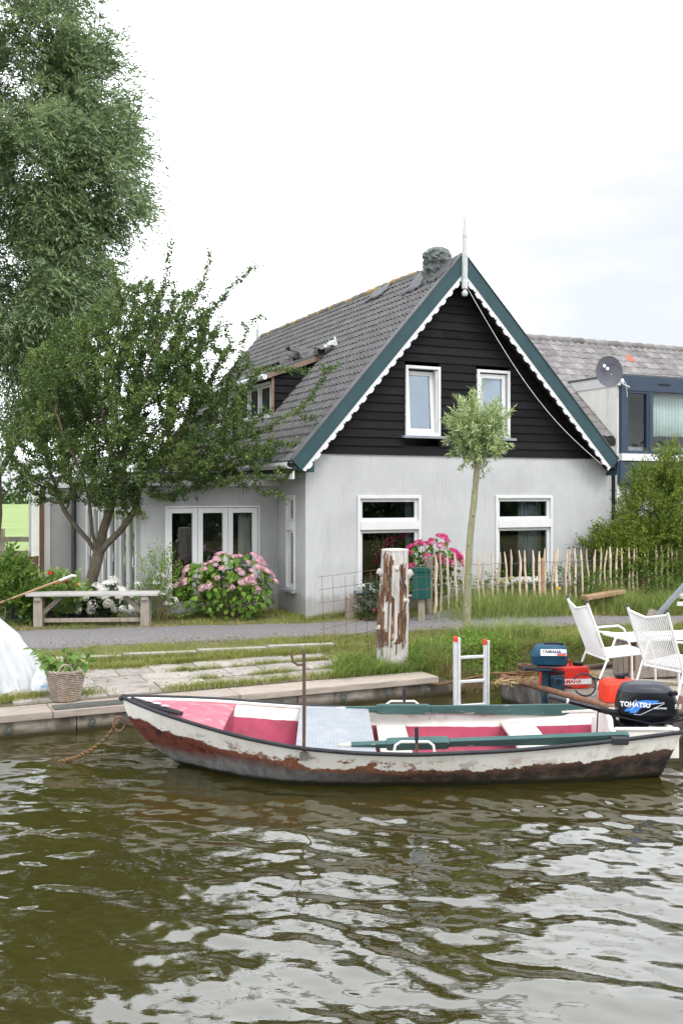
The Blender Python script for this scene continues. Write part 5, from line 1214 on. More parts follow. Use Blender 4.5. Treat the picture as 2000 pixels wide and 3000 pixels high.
t.links.new(ramp(t, noise(t, coords(t, (1, 1, .8)), 5, 3), [(.42, (.72, .75, .79)), (.5, (.70, .74, .79)), (.54, (.24, .50, .76)), (.62, (.36, .58, .80))]), b.inputs['Base Color']); b.inputs['Roughness'].default_value = .4; bump(t, b, noise(t, vec, 14, 6), .7, .03)
cb = thing('carrier_bag', 'crumpled pale blue and white plastic bag by the basket', 'bag', (-3.27, 11.15, -.20), R(20))
rows = []
for i in range(16):
    f = i / 15; z = .30 * f; rw = []
    for j in range(40):
        a = 2 * math.pi * j / 40; q_ = Vector((math.cos(a) * 2, math.sin(a) * 2, z * 6)); r_ = (.17 - .09 * f ** 1.6) * (1 + .22 * mnoise.noise(q_) + .1 * mnoise.noise(q_ * 3)) * (1 if i < 15 else .2)
        rw.append((r_ * 1.15 * math.cos(a), r_ * .8 * math.sin(a), z + .02 * mnoise.noise(q_ * 2)))
    rows.append(rw)
MB().grid(rows, closed=True).build('film', 'bag_film', cb, smooth=True, angle=180)
# ------------------------------------------------------------------ by the left edge: gas bottle, garden chair, field fence
M('bottle_paint', (.13, .14, .10), (.10, .11, .08), 5, .45, .1, 40)
gb = thing('gas_bottle', 'olive grey gas bottle standing beside the porch post', 'gas bottle', (-5.32, 17.0, .0), 0)
MB().lathe([(.11, 0), (.125, .03), (.125, .42), (.11, .50), (.06, .54), (.05, .55)], 22).build('cylinder_body', 'bottle_paint', gb, smooth=True); MB().lathe([(.066, .54), (.07, .64), (.058, .64), (.055, .54)], 18).build('collar', 'bottle_paint', gb, smooth=True)
MB().lathe([(.02, .54), (.022, .60), (.012, .62)], 10).build('valve', 'bolt_metal', gb)
gc = thing('wooden_armchair', 'brown wooden garden seat behind the gas bottle', 'seat', (-5.98, 18.6, 0), R(-8))
for i in range(3): MB().box(-.2, .2, .2, .225, .46 + i * .13, .58 + i * .13).build('back_board', 'brown_wood', gc, bevel=.004)
MB().box(-.24, .24, -.25, .2, .38, .415).build('seat', 'raw_wood', gc, bevel=.004)
for x in (-.22, .22):
    for y in (-.22, .2): MB().box(x - .025, x + .025, y - .025, y + .025, 0, .38 if y < 0 else .85).build('leg', 'brown_wood', gc)
    MB().box(x - .04, x + .04, -.28, .2, .58, .61).build('arm', 'grey_wood', gc)
ff = thing('field_fence', 'grey post and rail fence at the edge of the meadow', 'fence', (-8.3, 26.0, -.0), 0)
for x in (-2.2, -.55, 1.1): MB().box(x - .06, x + .06, -.05, .05, -.1, 1.12).build('post', 'grey_wood', ff)
for z in (.42, .78): MB().box(-3.6, 1.25, -.09, -.05, z, z + .13).build('rail', 'grey_wood', ff)
eb = thing('edging_board', 'low dark blue board behind the flowers by the bench', 'edging', (-4.1, 16.15, 0), R(5)); MB().box(-1.3, .35, -.02, .02, -.02, .22).build('board_length', 'dormer_blue', eb)
# ------------------------------------------------------------------ boards in the grass by the fence, A-frame at the right edge
for i, (x, y, z, a, L, m_, lab) in enumerate(((4.45, 16.95, .30, 28, .85, 'raw_wood', 'thick raw timber plank lying in the long grass under the fence'), (6.1, 17.35, .27, 26, .75, 'pale_wood', 'pale thin board lying in the grass near the fence end'))):
    o = thing('timber_plank', lab, 'plank', (x, y, z), R(a)); MB().box(-L / 2, L / 2, -.1, .1, -.03, .035, mx=Matrix.Rotation(R(-5), 4, 'Y')).build('plank_length', m_, o, bevel=.006)
af = thing('trestle', 'grey timber trestle leg with a gusset plate at the path edge', 'trestle', (4.78, 15.5, -.06), R(4))
MB().beam((-.02, 0, .02), (1.15, 0, 1.28), .05, .11, up=(0, 1, 0)).build('leg', 'slate_sill', af); MB().beam((2.4, 0, .02), (1.2, 0, 1.28), .05, .11, up=(0, 1, 0)).build('leg', 'slate_sill', af)
MB().prism([(-.13, .0), (.34, .0), (.46, .10), (.02, .30), (-.02, .26)], -.05, -.03).build('gusset', 'grey_wood', af); MB().box(.42, 1.9, -.08, -.05, .34, .40).build('cross_bar', 'white_worn', af)
# ------------------------------------------------------------------ things on the window sill inside
v0 = .38
o = thing('copper_lantern', 'pierced copper lantern pot on the window sill', 'lantern', hw(1.36, v0, .46), 0); MB().lathe([(.10, 0), (.12, .02), (.12, .14), (.095, .2), (.075, .23), (.085, .25)], 20).build('pot', 'copper', o, smooth=True); MB().tube([(-.06, 0, .24), (-.04, 0, .36), (-.02, 0, .40), (.02, 0, .36), (.06, 0, .24)], .006, 6).build('handle', 'copper', o)
o = thing('pale_vase', 'pale tall vase behind the stump in the window', 'vase', hw(1.66, v0 + .02, .46), 0); MB().lathe([(.10, 0), (.115, .03), (.125, .36), (.12, .37), (.11, .36)], 20).build('vase_body', 'pale_glaze', o, smooth=True)
M('twig', (.30, .25, .10), None, 8, .8); M('bud', (.62, .60, .40), None, 8, .8)
for i in range(7):
    a = (-.20 + .055 * i, random.uniform(-.03, .03)); tp_ = Vector((a[0] * 1.6, a[1], .95 + .12 * math.sin(i * 2.3))); MB().tube([(a[0] * .3, 0, .1), tp_ * .6 + Vector((0, 0, .1)), tp_], .0045, 5).build('twig', 'twig', o)
    for k in range(6): q_ = Vector((a[0] * .3, 0, .1)).lerp(tp_, .5 + .09 * k); MB().lathe([(.002, -.012), (.013, 0), (.002, .013)], 6).build('bud', 'bud', o).location = q_ + Vector((.012 * (-1) ** k, 0, 0))

# ------------------------------------------------------------------ foliage palette
leafmat('willow_leaf', (.070, .120, .040), (.15, .215, .082), (.31, .39, .17), .35, .42, under=(.26, .33, .19))
leafmat('hawthorn_leaf', (.050, .092, .028), (.105, .165, .048), (.25, .31, .09), .3, .38)
leafmat('pollard_leaf', (.17, .24, .07), (.28, .36, .12), (.46, .52, .25), .3, .45, under=(.44, .52, .30))
leafmat('bush_olive', (.085, .125, .02), (.155, .215, .034), (.28, .34, .065), .25, .4)
leafmat('bush_green', (.055, .11, .019), (.11, .19, .033), (.20, .31, .058), .25, .4)
leafmat('hyd_leaf', (.05, .11, .016), (.105, .20, .030), (.20, .30, .055), .3, .4)
leafmat('dark_leaf', (.016, .036, .012), (.03, .06, .018), (.05, .09, .028), .2, .4)
leafmat('fresh_leaf', (.13, .23, .05), (.24, .36, .10), (.38, .48, .17), .35, .4)
leafmat('pink_petal', (.70, .30, .44), (.82, .50, .58), (.88, .74, .70), .35, .6)
leafmat('hot_petal', (.52, .03, .14), (.66, .06, .22), (.74, .16, .34), .3, .6)
leafmat('white_petal', (.74, .70, .60), (.84, .82, .76), (.86, .86, .84), .3, .6)
leafmat('red_petal', (.55, .01, .01), (.66, .02, .02), (.72, .08, .06), .3, .6)
leafmat('yellow_petal', (.66, .42, .02), (.75, .52, .03), (.80, .6, .06), .3, .6)
leafmat('grass_blade', (.12, .155, .03), (.23, .26, .06), (.40, .38, .14), .3, .5)
leafmat('dry_blade', (.14, .15, .045), (.27, .225, .10), (.42, .34, .19), .3, .6)
leafmat('long_blade', (.12, .19, .04), (.24, .32, .08), (.44, .47, .18), .3, .5)
leafmat('nettle_leaf', (.09, .18, .028), (.17, .28, .05), (.28, .40, .085), .3, .5)
M('bark', (.19, .155, .115), (.11, .09, .068), 6, .95, .9, 40, stretch=(4, 4, 1), bdist=.03, c3=(.12, .13, .05), s3=2, lo3=.55, hi3=.7)
M('twig_bark', (.12, .085, .05), (.075, .055, .038), 8, .9, .4, 60, c3=(.11, .12, .045), s3=3, lo3=.55, hi3=.7)
M('pollard_bark', (.30, .285, .18), (.21, .20, .12), 7, .85, .7, 40, stretch=(3, 3, 1), c3=(.13, .10, .06), s3=6, lo3=.68, hi3=.74)
M('stem_green', (.13, .16, .05), (.16, .13, .07), 8, .8)
M('stem_brown', (.20, .13, .08), (.14, .09, .06), 8, .85)

def ell_points(n, lobes, shell=.0, rng=RNG):
    """Random points in a union of ellipsoids, thinned towards the shell and by a noise field that leaves gaps."""
    vol = np.array([l[3] * l[4] * l[5] for l in lobes]); out = []
    for l, k in zip(lobes, rng.multinomial(n, vol / vol.sum())):
        d = unit(rng.normal(size=(k, 3))); r = (shell ** 3 + (1 - shell ** 3) * rng.random(k)) ** (1 / 3)
        out.append(np.array(l[:3]) + d * r[:, None] * np.array(l[3:6]))
    return np.concatenate(out)
def nz3(P, s, o=0): return np.array([mnoise.noise(Vector(p) * s + Vector((o, o * .7, -o))) for p in P])
def sprays(C, D, length, nl, L, Wd, ang=.7, droop=.25, jitter=.02, rng=RNG):
    """Leaves set alternately along short shoots. C origins, D directions; returns leaf bases and directions."""
    n = len(C); D = unit(D); length = np.broadcast_to(length, n); ts = np.linspace(.12, 1, nl); S = unit(np.cross(D, rvec(n))); T = np.cross(D, S)
    P = []; Q = []
    for i, t_ in enumerate(ts):
        dn = np.zeros((n, 3)); dn[:, 2] = -droop * length * t_ ** 2
        p = C + D * (length * t_)[:, None] + dn + rng.normal(size=(n, 3)) * jitter
        a = i * 2.4 + rng.normal(size=n) * .3; side = S * np.cos(a)[:, None] + T * np.sin(a)[:, None]
        tang = unit(D + np.array([0, 0, -2 * droop * t_])); P.append(p); Q.append(unit(tang * math.cos(ang) + side * math.sin(ang) * (1 if i < nl - 1 else .2)))
    return np.concatenate(P), np.concatenate(Q)
def crownobj(name, P, D, L, Wd, rnd, mat, parent, stuff=False, **k):
    o = link(name, leaves_mesh(name, P, D, L, Wd, np.clip(rnd, 0, 1), **k), mat, parent)
    if stuff: o['kind'] = 'stuff'
    return o

# ------------------------------------------------------------------ the big willow
tw = thing('willow_tree', 'tall grey green willow filling the upper corner behind the bushy tree', 'tree', (-7.3, 20.9, 0), 0)
g = np.random.default_rng(11); O = np.array([-7.3, 20.9, 0.])
lobes = [(.2, 0, 9.2, 2.85, 2.3, 3.4), (-.4, 0, 6.2, 2.7, 2.2, 2.8), (.5, -.2, 11.8, 2.15, 2.0, 2.3), (1.4, -.3, 8.7, 1.85, 1.5, 1.7), (1.2, -.2, 6.4, 1.6, 1.4, 1.7), (.9, 0, 4.6, 1.5, 1.3, 1.5)]
C = ell_points(3000, lobes, .42, g); keep = (nz3(C, .85, 3) + .5 * nz3(C, 1.9, 6) > .01) & ((C[:, 0] > -.9) | (g.random(len(C)) < .22)); C = C[keep]
ctr = np.array([0, 0, 7.5]); outd = unit((C - ctr) * np.array([1, 1, .5]))
k = 15; Cs = np.repeat(C, k, 0) + g.normal(size=(len(C) * k, 3)) * .15; Ds = np.repeat(unit(outd + .45 * g.normal(size=outd.shape)), k, 0) * .85 + g.normal(size=(len(Cs), 3)) * .42 + np.array([0, 0, .30])
P, D = sprays(Cs, Ds, g.uniform(.3, .75, len(Cs)), 11, .1, .02, .62, .5, .02, g)
cl = np.tile(np.repeat(g.normal(size=len(C)) * .15 + .45 * nz3(C, 1.1, 9), k), 11)
crownobj('crown', P, D, g.uniform(.12, .18, len(P)), g.uniform(.025, .036, len(P)), .42 + cl + g.normal(size=len(P)) * .2, 'willow_leaf', tw)
N, Pa = colonize(C[g.permutation(len(C))[:500]], [[(0, 0, 0), (.05, 0, .8), (.1, .05, 1.6), (.1, 0, 2.4)], [(.1, 0, 2.4), (.5, .1, 3.2), (.8, .1, 4.0)], [(.1, 0, 2.4), (-.4, .1, 3.2), (-.7, 0, 4.1)]], .32, 2.6, .45, 90, .05, .12, g)
skeleton_mesh(N, Pa, .010, 2.35, .34)[0].build('trunk', 'bark', tw, smooth=True)

# ------------------------------------------------------------------ the bushy tree in front of the extension
th = thing('bushy_tree', 'wide bushy small leaved tree with a forked trunk behind the bench', 'tree', (-4.25, 16.35, 0), 0)
g = np.random.default_rng(5); O = np.array([-4.25, 16.35, 0.])
def pxw(px, py, d=16.2): return np.array([(px - 1000) / 2917 * d, d, 2 + (1450 - py) / 2917 * d])
lobes = [(.95, -.05, 3.30, 1.85, 1.35, 1.70), (-.55, 0, 2.75, .90, .9, 1.0), (2.1, -.25, 2.80, 1.15, .9, .72), (.5, -.3, 2.45, 1.3, .8, .65), (1.2, -.1, 4.6, 1.2, 1.0, .95), (.1, -.05, 3.9, 1.1, 1.0, 1.1), (2.05, -.15, 3.9, .9, .8, .8)]
A = ell_points(4600, lobes, .25, g); A = A[nz3(A, 1.1, 8) > -.3]
spk = []
for (a, b_, n_) in (((480, 960), (507, 725), 12), ((610, 960), (616, 752), 11), ((600, 930), (757, 798), 13), ((720, 1100), (1005, 1083), 14), ((690, 1180), (915, 1240), 11), ((700, 1330), (880, 1400), 9), ((650, 960), (770, 940), 7), ((380, 900), (345, 790), 7), ((740, 1340), (935, 1290), 9), ((120, 1350), (20, 1380), 5), ((130, 1230), (10, 1250), 5), ((560, 900), (600, 850), 4), ((690, 1430), (845, 1465), 8)):
    p, q_ = pxw(*a) - O, pxw(*b_) - O; q_[1] -= .25 + .3 * g.random()
    spk.append(p + (q_ - p) * np.linspace(0, 1, n_)[:, None] + g.normal(size=(n_, 3)) * .025)
A = np.concatenate([A] + spk)
roots = [[(0, 0, -.1), (.06, 0, .25), (.14, .0, .55), (.22, 0, .85), (.26, 0, 1.0)], [(.26, 0, 1.0), (.42, -.05, 1.2), (.65, -.08, 1.42), (.85, -.1, 1.7)], [(.26, 0, 1.0), (.10, 0, 1.25), (-.12, .0, 1.5), (-.3, 0, 1.75)], [(.26, 0, 1.0), (.3, .1, 1.35), (.42, .15, 1.75), (.5, .1, 2.1)], [(.26, 0, 1.0), (.20, -.15, 1.4), (.2, -.3, 1.8)]]
N, Pa = colonize(A, roots, .08, 1.1, .10, 150, .02, .16, g)
mbx, rad = skeleton_mesh(N, Pa, .0042, 2.3, .125); mbx.build('trunk', 'bark', th, smooth=True)
tipn = np.where((rad < .016) & (N[:, 2] > 1.25))[0]; par = Pa[tipn]; dirs = unit(N[tipn] - N[np.maximum(par, 0)])
k = 22; Pn = np.repeat(N[tipn], k, 0); Dn = np.repeat(dirs, k, 0); P = Pn + Dn * g.uniform(-.06, .06, len(Pn))[:, None] + g.normal(size=Pn.shape) * .028
P = P[:]; D = unit(rvec(len(P)) + .5 * Dn + np.array([0, 0, .25]))
cl = np.repeat(nz3(N[tipn], 2.2, 1) * .45, k)
crownobj('crown', P, D, g.uniform(.034, .058, len(P)), g.uniform(.024, .04, len(P)), .42 + cl + g.normal(size=len(P)) * .2, 'hawthorn_leaf', th, cup=.15)

# ------------------------------------------------------------------ the young pollard
tp = thing('pollard_tree', 'slim young pollard with a round pale green head in front of the gable', 'tree', tuple(hw(1.58, -2.3, -.06)), 0)
g = np.random.default_rng(21)
tk = [(0, 0, -.05), (.0, 0, .35), (.02, 0, .9), (.05, 0, 1.45), (.11, 0, 2.0), (.15, 0, 2.45), (.165, 0, 2.75), (.17, 0, 2.86)]
mb = MB(); P_ = []; rr = []
for i in range(60):
    f = i / 59 * 7; a = int(min(f, 6)); q_ = Vector(tk[a]).lerp(Vector(tk[a + 1]), f - a); P_.append(q_); rr.append((.060 - .018 * q_.z / 2.6) * (1 + .05 * math.sin(q_.z * 21) * math.sin(q_.z * 5)) + (.02 if i > 56 else 0))
mb.tube(P_, rr, 14).build('trunk', 'pollard_bark', tp, smooth=True)
for q in range(9): MB().lathe([(.004, -.03), (.034, 0), (.004, .04)], 8).build('head_knob', 'pollard_bark', tp, smooth=True).location = (.17 + .055 * math.cos(q * 2.4), .055 * math.sin(q * 2.4), 2.78 + .02 * (q % 4))
for z, a in ((.42, -2.2), (.9, -1.2), (1.32, -2.0), (1.75, -1.4), (2.1, -2.4), (.2, -1.0)):
    x = np.interp(z, [p[2] for p in tk], [p[0] for p in tk]); MB().tube([(x + .03 * math.cos(a), .03 * math.sin(a), z), (x + .075 * math.cos(a), .075 * math.sin(a), z + .02)], [.02, .008], 7).build('knot', 'pollard_bark', tp)
H0 = np.array([.17, 0, 2.84]); nsh = 150
d = unit(g.normal(size=(nsh, 3)) * np.array([.9, .9, .9]) + np.array([0, 0, .25])); ln = g.uniform(.26, .50, nsh) * (1 + .5 * np.maximum(0, d[:, 2])); tips = []
mb = MB(); LP = []; LD = []
for i in range(nsh):
    L_ = ln[i] * (1.4 if abs(d[i, 0] - .15) < .2 and d[i, 2] > .8 else 1); pts = [H0 + d[i] * L_ * t_ + np.array([0, 0, .16 * t_ - .10 * t_ ** 2 * (1 - d[i, 2])]) for t_ in np.linspace(0, 1, 6)]
    mb.tube(pts, [.007, .006, .005, .004, .003, .002], 4)
    for t_ in np.linspace(.3, 1, 52):
        f = t_ * 5; a = int(min(f, 4)); p = pts[a] + (pts[a + 1] - pts[a]) * (f - a); dd = unit(pts[a + 1] - pts[a]); LP.append(p + g.normal(size=3) * .012); LD.append(unit(dd * .75 + unit(g.normal(size=3)) * .8))
mb.build('twigs', 'pollard_bark', tp, stuff=True); LP = np.array(LP); LD = np.array(LD)
crownobj('crown', LP, LD, g.uniform(.07, .115, len(LP)), g.uniform(.016, .024, len(LP)), .45 + g.normal(size=len(LP)) * .25, 'pollard_leaf', tp)

# ------------------------------------------------------------------ shrubs
def shrub(name, label, loc, lobes, nspray, nl, L, Wd, mat, seed, shell=.45, length=.22, droop=.2, stems=10, stem='stem_brown', gap=-.25, cat='shrub', group=None, base=.12, r=.008, upb=.3, vary=.2):
    g = np.random.default_rng(seed); o = thing(name, label, cat, loc, 0, group); C = ell_points(nspray, lobes, shell, g); C = C[nz3(C, 2.4, seed) > gap]; C = C[C[:, 2] > .03]
    ctr = np.array([np.mean([l[0] for l in lobes]), np.mean([l[1] for l in lobes]), min(l[2] - l[5] * .5 for l in lobes)])
    D = unit(unit(C - ctr) + g.normal(size=C.shape) * .5 + np.array([0, 0, upb])); P, Q = sprays(C, D, g.uniform(.6, 1.3, len(C)) * length, nl, L, Wd, .8, droop, .012, g)
    cl = np.tile(g.normal(size=len(C)) * vary, nl)
    crownobj('foliage', P, Q, L * g.uniform(.7, 1.25, len(P)), Wd * g.uniform(.75, 1.25, len(P)), .45 + cl + g.normal(size=len(P)) * .17, mat, o, stuff=True)
    mb = MB()
    for i in range(stems):
        e = C[g.integers(len(C))]; s0 = np.array([g.normal() * base, g.normal() * base, -.05]); m_ = (s0 + e) / 2 + np.array([0, 0, .15 * np.linalg.norm(e - s0)]) * np.array([0, 0, 1]) * .5; mb.tube([s0, m_, e], [r, r * .8, r * .4], 5)
    mb.build('stems', stem, o); return o, C
shrub('climbing_bush', 'large yellow olive bush against the gable corner', (5.2, 18.1, .1), [(.75, .55, 1.35, .75, .75, 1.25), (-.25, .0, .75, .62, .45, .62), (.35, .3, .7, .9, .7, .75), (.95, .5, 2.3, .35, .4, .5), (.05, .15, 1.35, .25, .25, .35)], 5200, 13, .058, .022, 'bush_olive', 31, .55, .26, .15, 14, gap=-.2)
shrub('dark_bush', 'broad dark green bush under the blue framed dormer', (7.0, 18.9, .1), [(.0, .2, 1.3, 1.05, .8, 1.2), (1.2, .5, 1.4, 1.0, .8, 1.35), (-.6, .0, .7, .8, .7, .7)], 5000, 13, .062, .026, 'bush_green', 32, .55, .26, .1, 14, gap=-.2)
shrub('box_bush', 'small dark green bush with coral flowers left of the stump', (.55, 15.75, 0), [(0, 0, .30, .30, .28, .32)], 420, 10, .035, .018, 'dark_leaf', 33, .5, .12, .0, 6, gap=-.5)
shrub('leafy_shrub', 'dark leafy shrub at the photo edge left of the bench', (-5.1, 15.45, 0), [(-.15, 0, .55, .5, .4, .5), (.1, 0, .3, .4, .3, .3)], 300, 9, .11, .045, 'bush_green', 34, .4, .22, .1, 12, 'stem_green')
wsh, Cw = shrub('wispy_shrub', 'loose reddish tipped shrub between bench and pink hydrangea', (-2.92, 15.9, 0), [(0, 0, .55, .32, .28, .55), (.12, 0, .3, .35, .3, .3)], 210, 9, .055, .02, 'nettle_leaf', 35, .2, .25, .0, 16, gap=-.6)
shrub('flower_bed', 'mixed low green border plants behind the picket fence', (3.9, 17.3, .1), [(-1.3, -.35, .25, .6, .25, .3), (0, 0, .25, .9, .3, .32), (1.3, .4, .3, 1.0, .35, .38)], 600, 9, .06, .022, 'hyd_leaf', 36, .3, .18, .0, 20, 'stem_green', gap=-.6)

def petal_head(name, r, n, flat, mat, seed, size=.016):
    """A cluster of four-petalled florets over a dome; flat squashes it."""
    g = np.random.default_rng(seed); d = unit(g.normal(size=(n, 3)) * np.array([1, 1, 1]) + np.array([0, 0, .35])); d[:, 2] = np.abs(d[:, 2]) * .9 - .15 * (1 - flat)
    c = d * r * np.array([1, 1, flat]); V = []; F = []; A = []
    for i in range(n):
        t1 = unit(np.cross(d[i], g.normal(size=3))); t2 = np.cross(d[i], t1); v_ = g.random()
        for q in range(4):
            a = q * math.pi / 2 + .2; e = t1 * math.cos(a) + t2 * math.sin(a); s_ = np.cross(d[i], e); o = len(V)
            V += [c[i], c[i] + e * size * .6 + s_ * size * .5 + d[i] * .003, c[i] + e * size * 1.15 + d[i] * .001, c[i] + e * size * .6 - s_ * size * .5 + d[i] * .003]; F.append((o, o + 1, o + 2, o + 3)); A += [v_] * 4
    me = npmesh(name, np.array(V), np.array(F), rnd=np.array(A)); me.materials.append(MATS[mat]); return me
def big_leaf(L, Wd, seed, mat):
    g = np.random.default_rng(seed); prof = [(0, .08), (.18, .72), (.42, 1.0), (.68, .78), (.88, .34), (1, .02)]; V = []; F = []; cv = g.uniform(.1, .28)
    for t_, w in prof:
        zc = -cv * L * t_ ** 2; V += [(t_ * L, -w * Wd / 2, zc + .10 * Wd * w), (t_ * L, 0, zc), (t_ * L, w * Wd / 2, zc + .10 * Wd * w)]
    for i in range(len(prof) - 1):
        a = i * 3; F += [(a, a + 1, a + 4, a + 3), (a + 1, a + 2, a + 5, a + 4)]
    me = npmesh('leaf', np.array(V), np.array(F), True, rnd=np.full(len(V), g.random())); me.materials.append(MATS[mat]); return me
def place(me, name, parent, p, d, roll=0, s=1):
    q = Vector(d).to_track_quat('X', 'Z').to_matrix().to_4x4(); o = bpy.data.objects.new(name, me); COL.objects.link(o); o.parent = parent
    o.matrix_local = Matrix.Translation(p) @ q @ Matrix.Rotation(roll, 4, 'X') @ Matrix.Scale(s, 4); return o
def hydrangea(name, label, loc, rx, ry, rz, z0, nleaf, leafm, L, nhead, heads, seed, inner=900, stems=16, low=.25, hz_=.0, tall=None, innermat=None, lean=0):
    g = np.random.default_rng(seed); o = thing(name, label, 'hydrangea', loc, 0)
    lm = [big_leaf(L * s, L * .72 * s, seed * 10 + i, leafm) for i, s in enumerate((1, .85, 1.15, .95, 1.05, .8))]
    def surf(n, zmin, front=True):
        out = []
        while len(out) < n:
            d = g.normal(size=3); d /= np.linalg.norm(d)
            if d[2] < zmin or (front and d[1] > .35): continue
            w_ = 1 + .10 * math.sin(3.1 * d[0] * 3 + seed) + .08 * math.sin(7 * d[2] + 5 * d[0]); out.append((np.array([d[0] * rx * w_ + lean * max(0, d[2]), d[1] * ry * w_, z0 + d[2] * rz * w_]), d))
        return out
    for p, d in surf(nleaf, -.75):
        dr = unit(np.array([d[0] + g.normal() * .5, d[1] - .3 + g.normal() * .35, -.75 + g.normal() * .3])); place(lm[g.integers(6)], 'leaf', o, Vector(p - dr * L * .5), Vector(dr), g.normal() * .35)
    for p, d in surf(nhead, low):
        e = heads[g.integers(len(heads))]; h = bpy.data.objects.new('flower_head', e); COL.objects.link(h); h.parent = o
        h.matrix_local = Matrix.Translation(Vector(p) * 1.0 + Vector(d) * .05 + Vector((0, 0, hz_))) @ Vector(unit(d + np.array([0, -.15, .7]))).to_track_quat('Z', 'Y').to_matrix().to_4x4() @ Matrix.Scale(g.uniform(.75, 1.2), 4)
    C = ell_points(inner, [(0, 0, z0, rx * .9, ry * .9, rz * .88)], .3, g); C = C[C[:, 2] > .1]
    crownobj('inner_foliage', C, unit(g.normal(size=C.shape) + np.array([0, 0, -.1])), L * g.uniform(.6, 1.0, len(C)), L * .6 * g.uniform(.7, 1, len(C)), g.random(len(C)), innermat or leafm, o, stuff=True)
    mb = MB()
    for i in range(stems):
        a = g.uniform(0, 6.28); r_ = g.random() ** .5; mb.tube([(.35 * rx * r_ * math.cos(a), .35 * ry * r_ * math.sin(a), -.05), (.6 * rx * r_ * math.cos(a), .6 * ry * r_ * math.sin(a), z0 * .6), (.85 * rx * r_ * math.cos(a), .85 * ry * r_ * math.sin(a), z0 + rz * .4)], [.009, .008, .005], 6)
    mb.build('stems', 'stem_brown', o); return o
pinkh = [petal_head('flower_head', .058, 44, .45, 'pink_petal', s, .015) for s in (1, 2, 3)]
hoth = [petal_head('flower_head', .072, 60, .8, 'hot_petal', s, .015) for s in (4, 5, 6)]
whiteh = [petal_head('flower_head', .075, 55, .85, 'white_petal', s, .018) for s in (7, 8, 9)]
hydrangea('pink_hydrangea', 'pale pink hydrangea bush in front of the white glass doors', (-1.82, 16.12, 0), .74, .55, .52, .46, 260, 'hyd_leaf', .105, 62, pinkh, 41, 900, 26, .10)
hydrangea('hot_pink_hydrangea', 'hot pink hydrangea behind the mailbox at the fence end', tuple(hw(2.02, -.46, .1)), .50, .28, .52, .60, 110, 'hyd_leaf', .10, 34, hoth, 42, 700, 12, .2, lean=.0)
hydrangea('white_hydrangea', 'cream white hydrangea under the wooden bench', (-3.84, 16.0, 0), .46, .30, .28, .24, 70, 'dark_leaf', .11, 52, whiteh, 43, 400, 8, -.2)
# geranium, umbels and small flowers as things of their own
redh = [petal_head('flower_head', .04, 22, .7, 'red_petal', s, .02) for s in (10, 11)]
umb = [petal_head('flower_head', .075, 34, .8, 'white_petal', s, .013) for s in (12, 13)]
yelh = [petal_head('flower_head', .045, 20, .8, 'yellow_petal', 14, .014)]
corh = [petal_head('flower_head', .035, 16, .7, 'hot_petal', 15, .014)]
ge, Cg = shrub('red_geranium', 'red geranium with yellow green leaves behind the bench', (-4.45, 15.75, 0), [(0, 0, .42, .40, .25, .28)], 260, 8, .07, .055, 'fresh_leaf', 51, .4, .14, .0, 14, 'stem_brown', gap=-.6)
def heads(parent, spots, meshes, s=1.0, stem=None, name='flower_head', foot=(0, 0)):
    for i, p in enumerate(spots):
        h = bpy.data.objects.new(name, meshes[i % len(meshes)]); COL.objects.link(h); h.parent = parent; h.location = p; h.rotation_euler = (-.5 + .3 * math.sin(i * 2), .3 * math.sin(i * 3.1), i); h.scale = (s,) * 3
        if stem: MB().tube([(foot[0] + p[0] * .4, p[1], -.02), (p[0] * .85 + foot[0] * .15, p[1], p[2] * .6), p], .006, 5).build('stalk', stem, parent)
heads(ge, [(-.12, -.1, .76), (-.3, -.15, .64), (.05, -.18, .60), (.16, -.15, .66), (-.28, -.2, .46), (.3, -.12, .58)], redh)
heads(wsh, [(-.72, .0, .66), (.0, -.2, .60), (.12, -.22, .44), (.22, -.2, .55), (-.30, -.1, .58), (.3, -.24, .35), (.08, -.25, .72), (.2, -.26, .28)], umb, .95, 'stem_green')
o = [x for x in COL.objects if x.name == 'box_bush'][0]; heads(o, [(.16, -.2, .5), (.2, -.26, .32), (-.05, -.25, .2)], corh)
o = [x for x in COL.objects if x.name == 'flower_bed'][0]; heads(o, [(-1.05, -.6, .5), (-1.2, -.6, .44), (-.92, -.55, .42), (-.2, -.3, .3)], yelh); heads(o, [(2.5, .4, .62), (2.7, .45, .5), (2.62, .5, .75), (2.4, .4, .42), (2.9, .5, .6)], hoth, 1.0)
# leafy plant in the basket
bp_ = thing('basket_plant', 'fresh green big leaved plant growing out of the wicker basket', 'plant', (-2.95, 10.74, .05), 0)
g = np.random.default_rng(61); lm = [big_leaf(.105 * s, .07 * s, 600 + i, 'fresh_leaf') for i, s in enumerate((1, .8, 1.2, .6))]
for i in range(19):
    a = g.uniform(0, 6.28); r_ = g.uniform(.06, .32); e = np.array([r_ * math.cos(a) * 1.25, r_ * math.sin(a) * .8, g.uniform(.08, .30) + .12 * (.34 - r_)]); MB().tube([(.05 * math.cos(a), .05 * math.sin(a), 0), e * np.array([.5, .5, .8]), e], [.005, .004, .003], 5).build('stem', 'stem_green', bp_)
    for k in range(9): f = .3 + .7 * k / 8; p = e * np.array([f ** 1.3, f ** 1.3, f]); dr = unit(np.array([math.cos(a), math.sin(a) - .3, -.15]) + g.normal(size=3) * .6); place(lm[g.integers(4)], 'leaf', bp_, Vector(p), Vector(dr), g.normal() * .5)

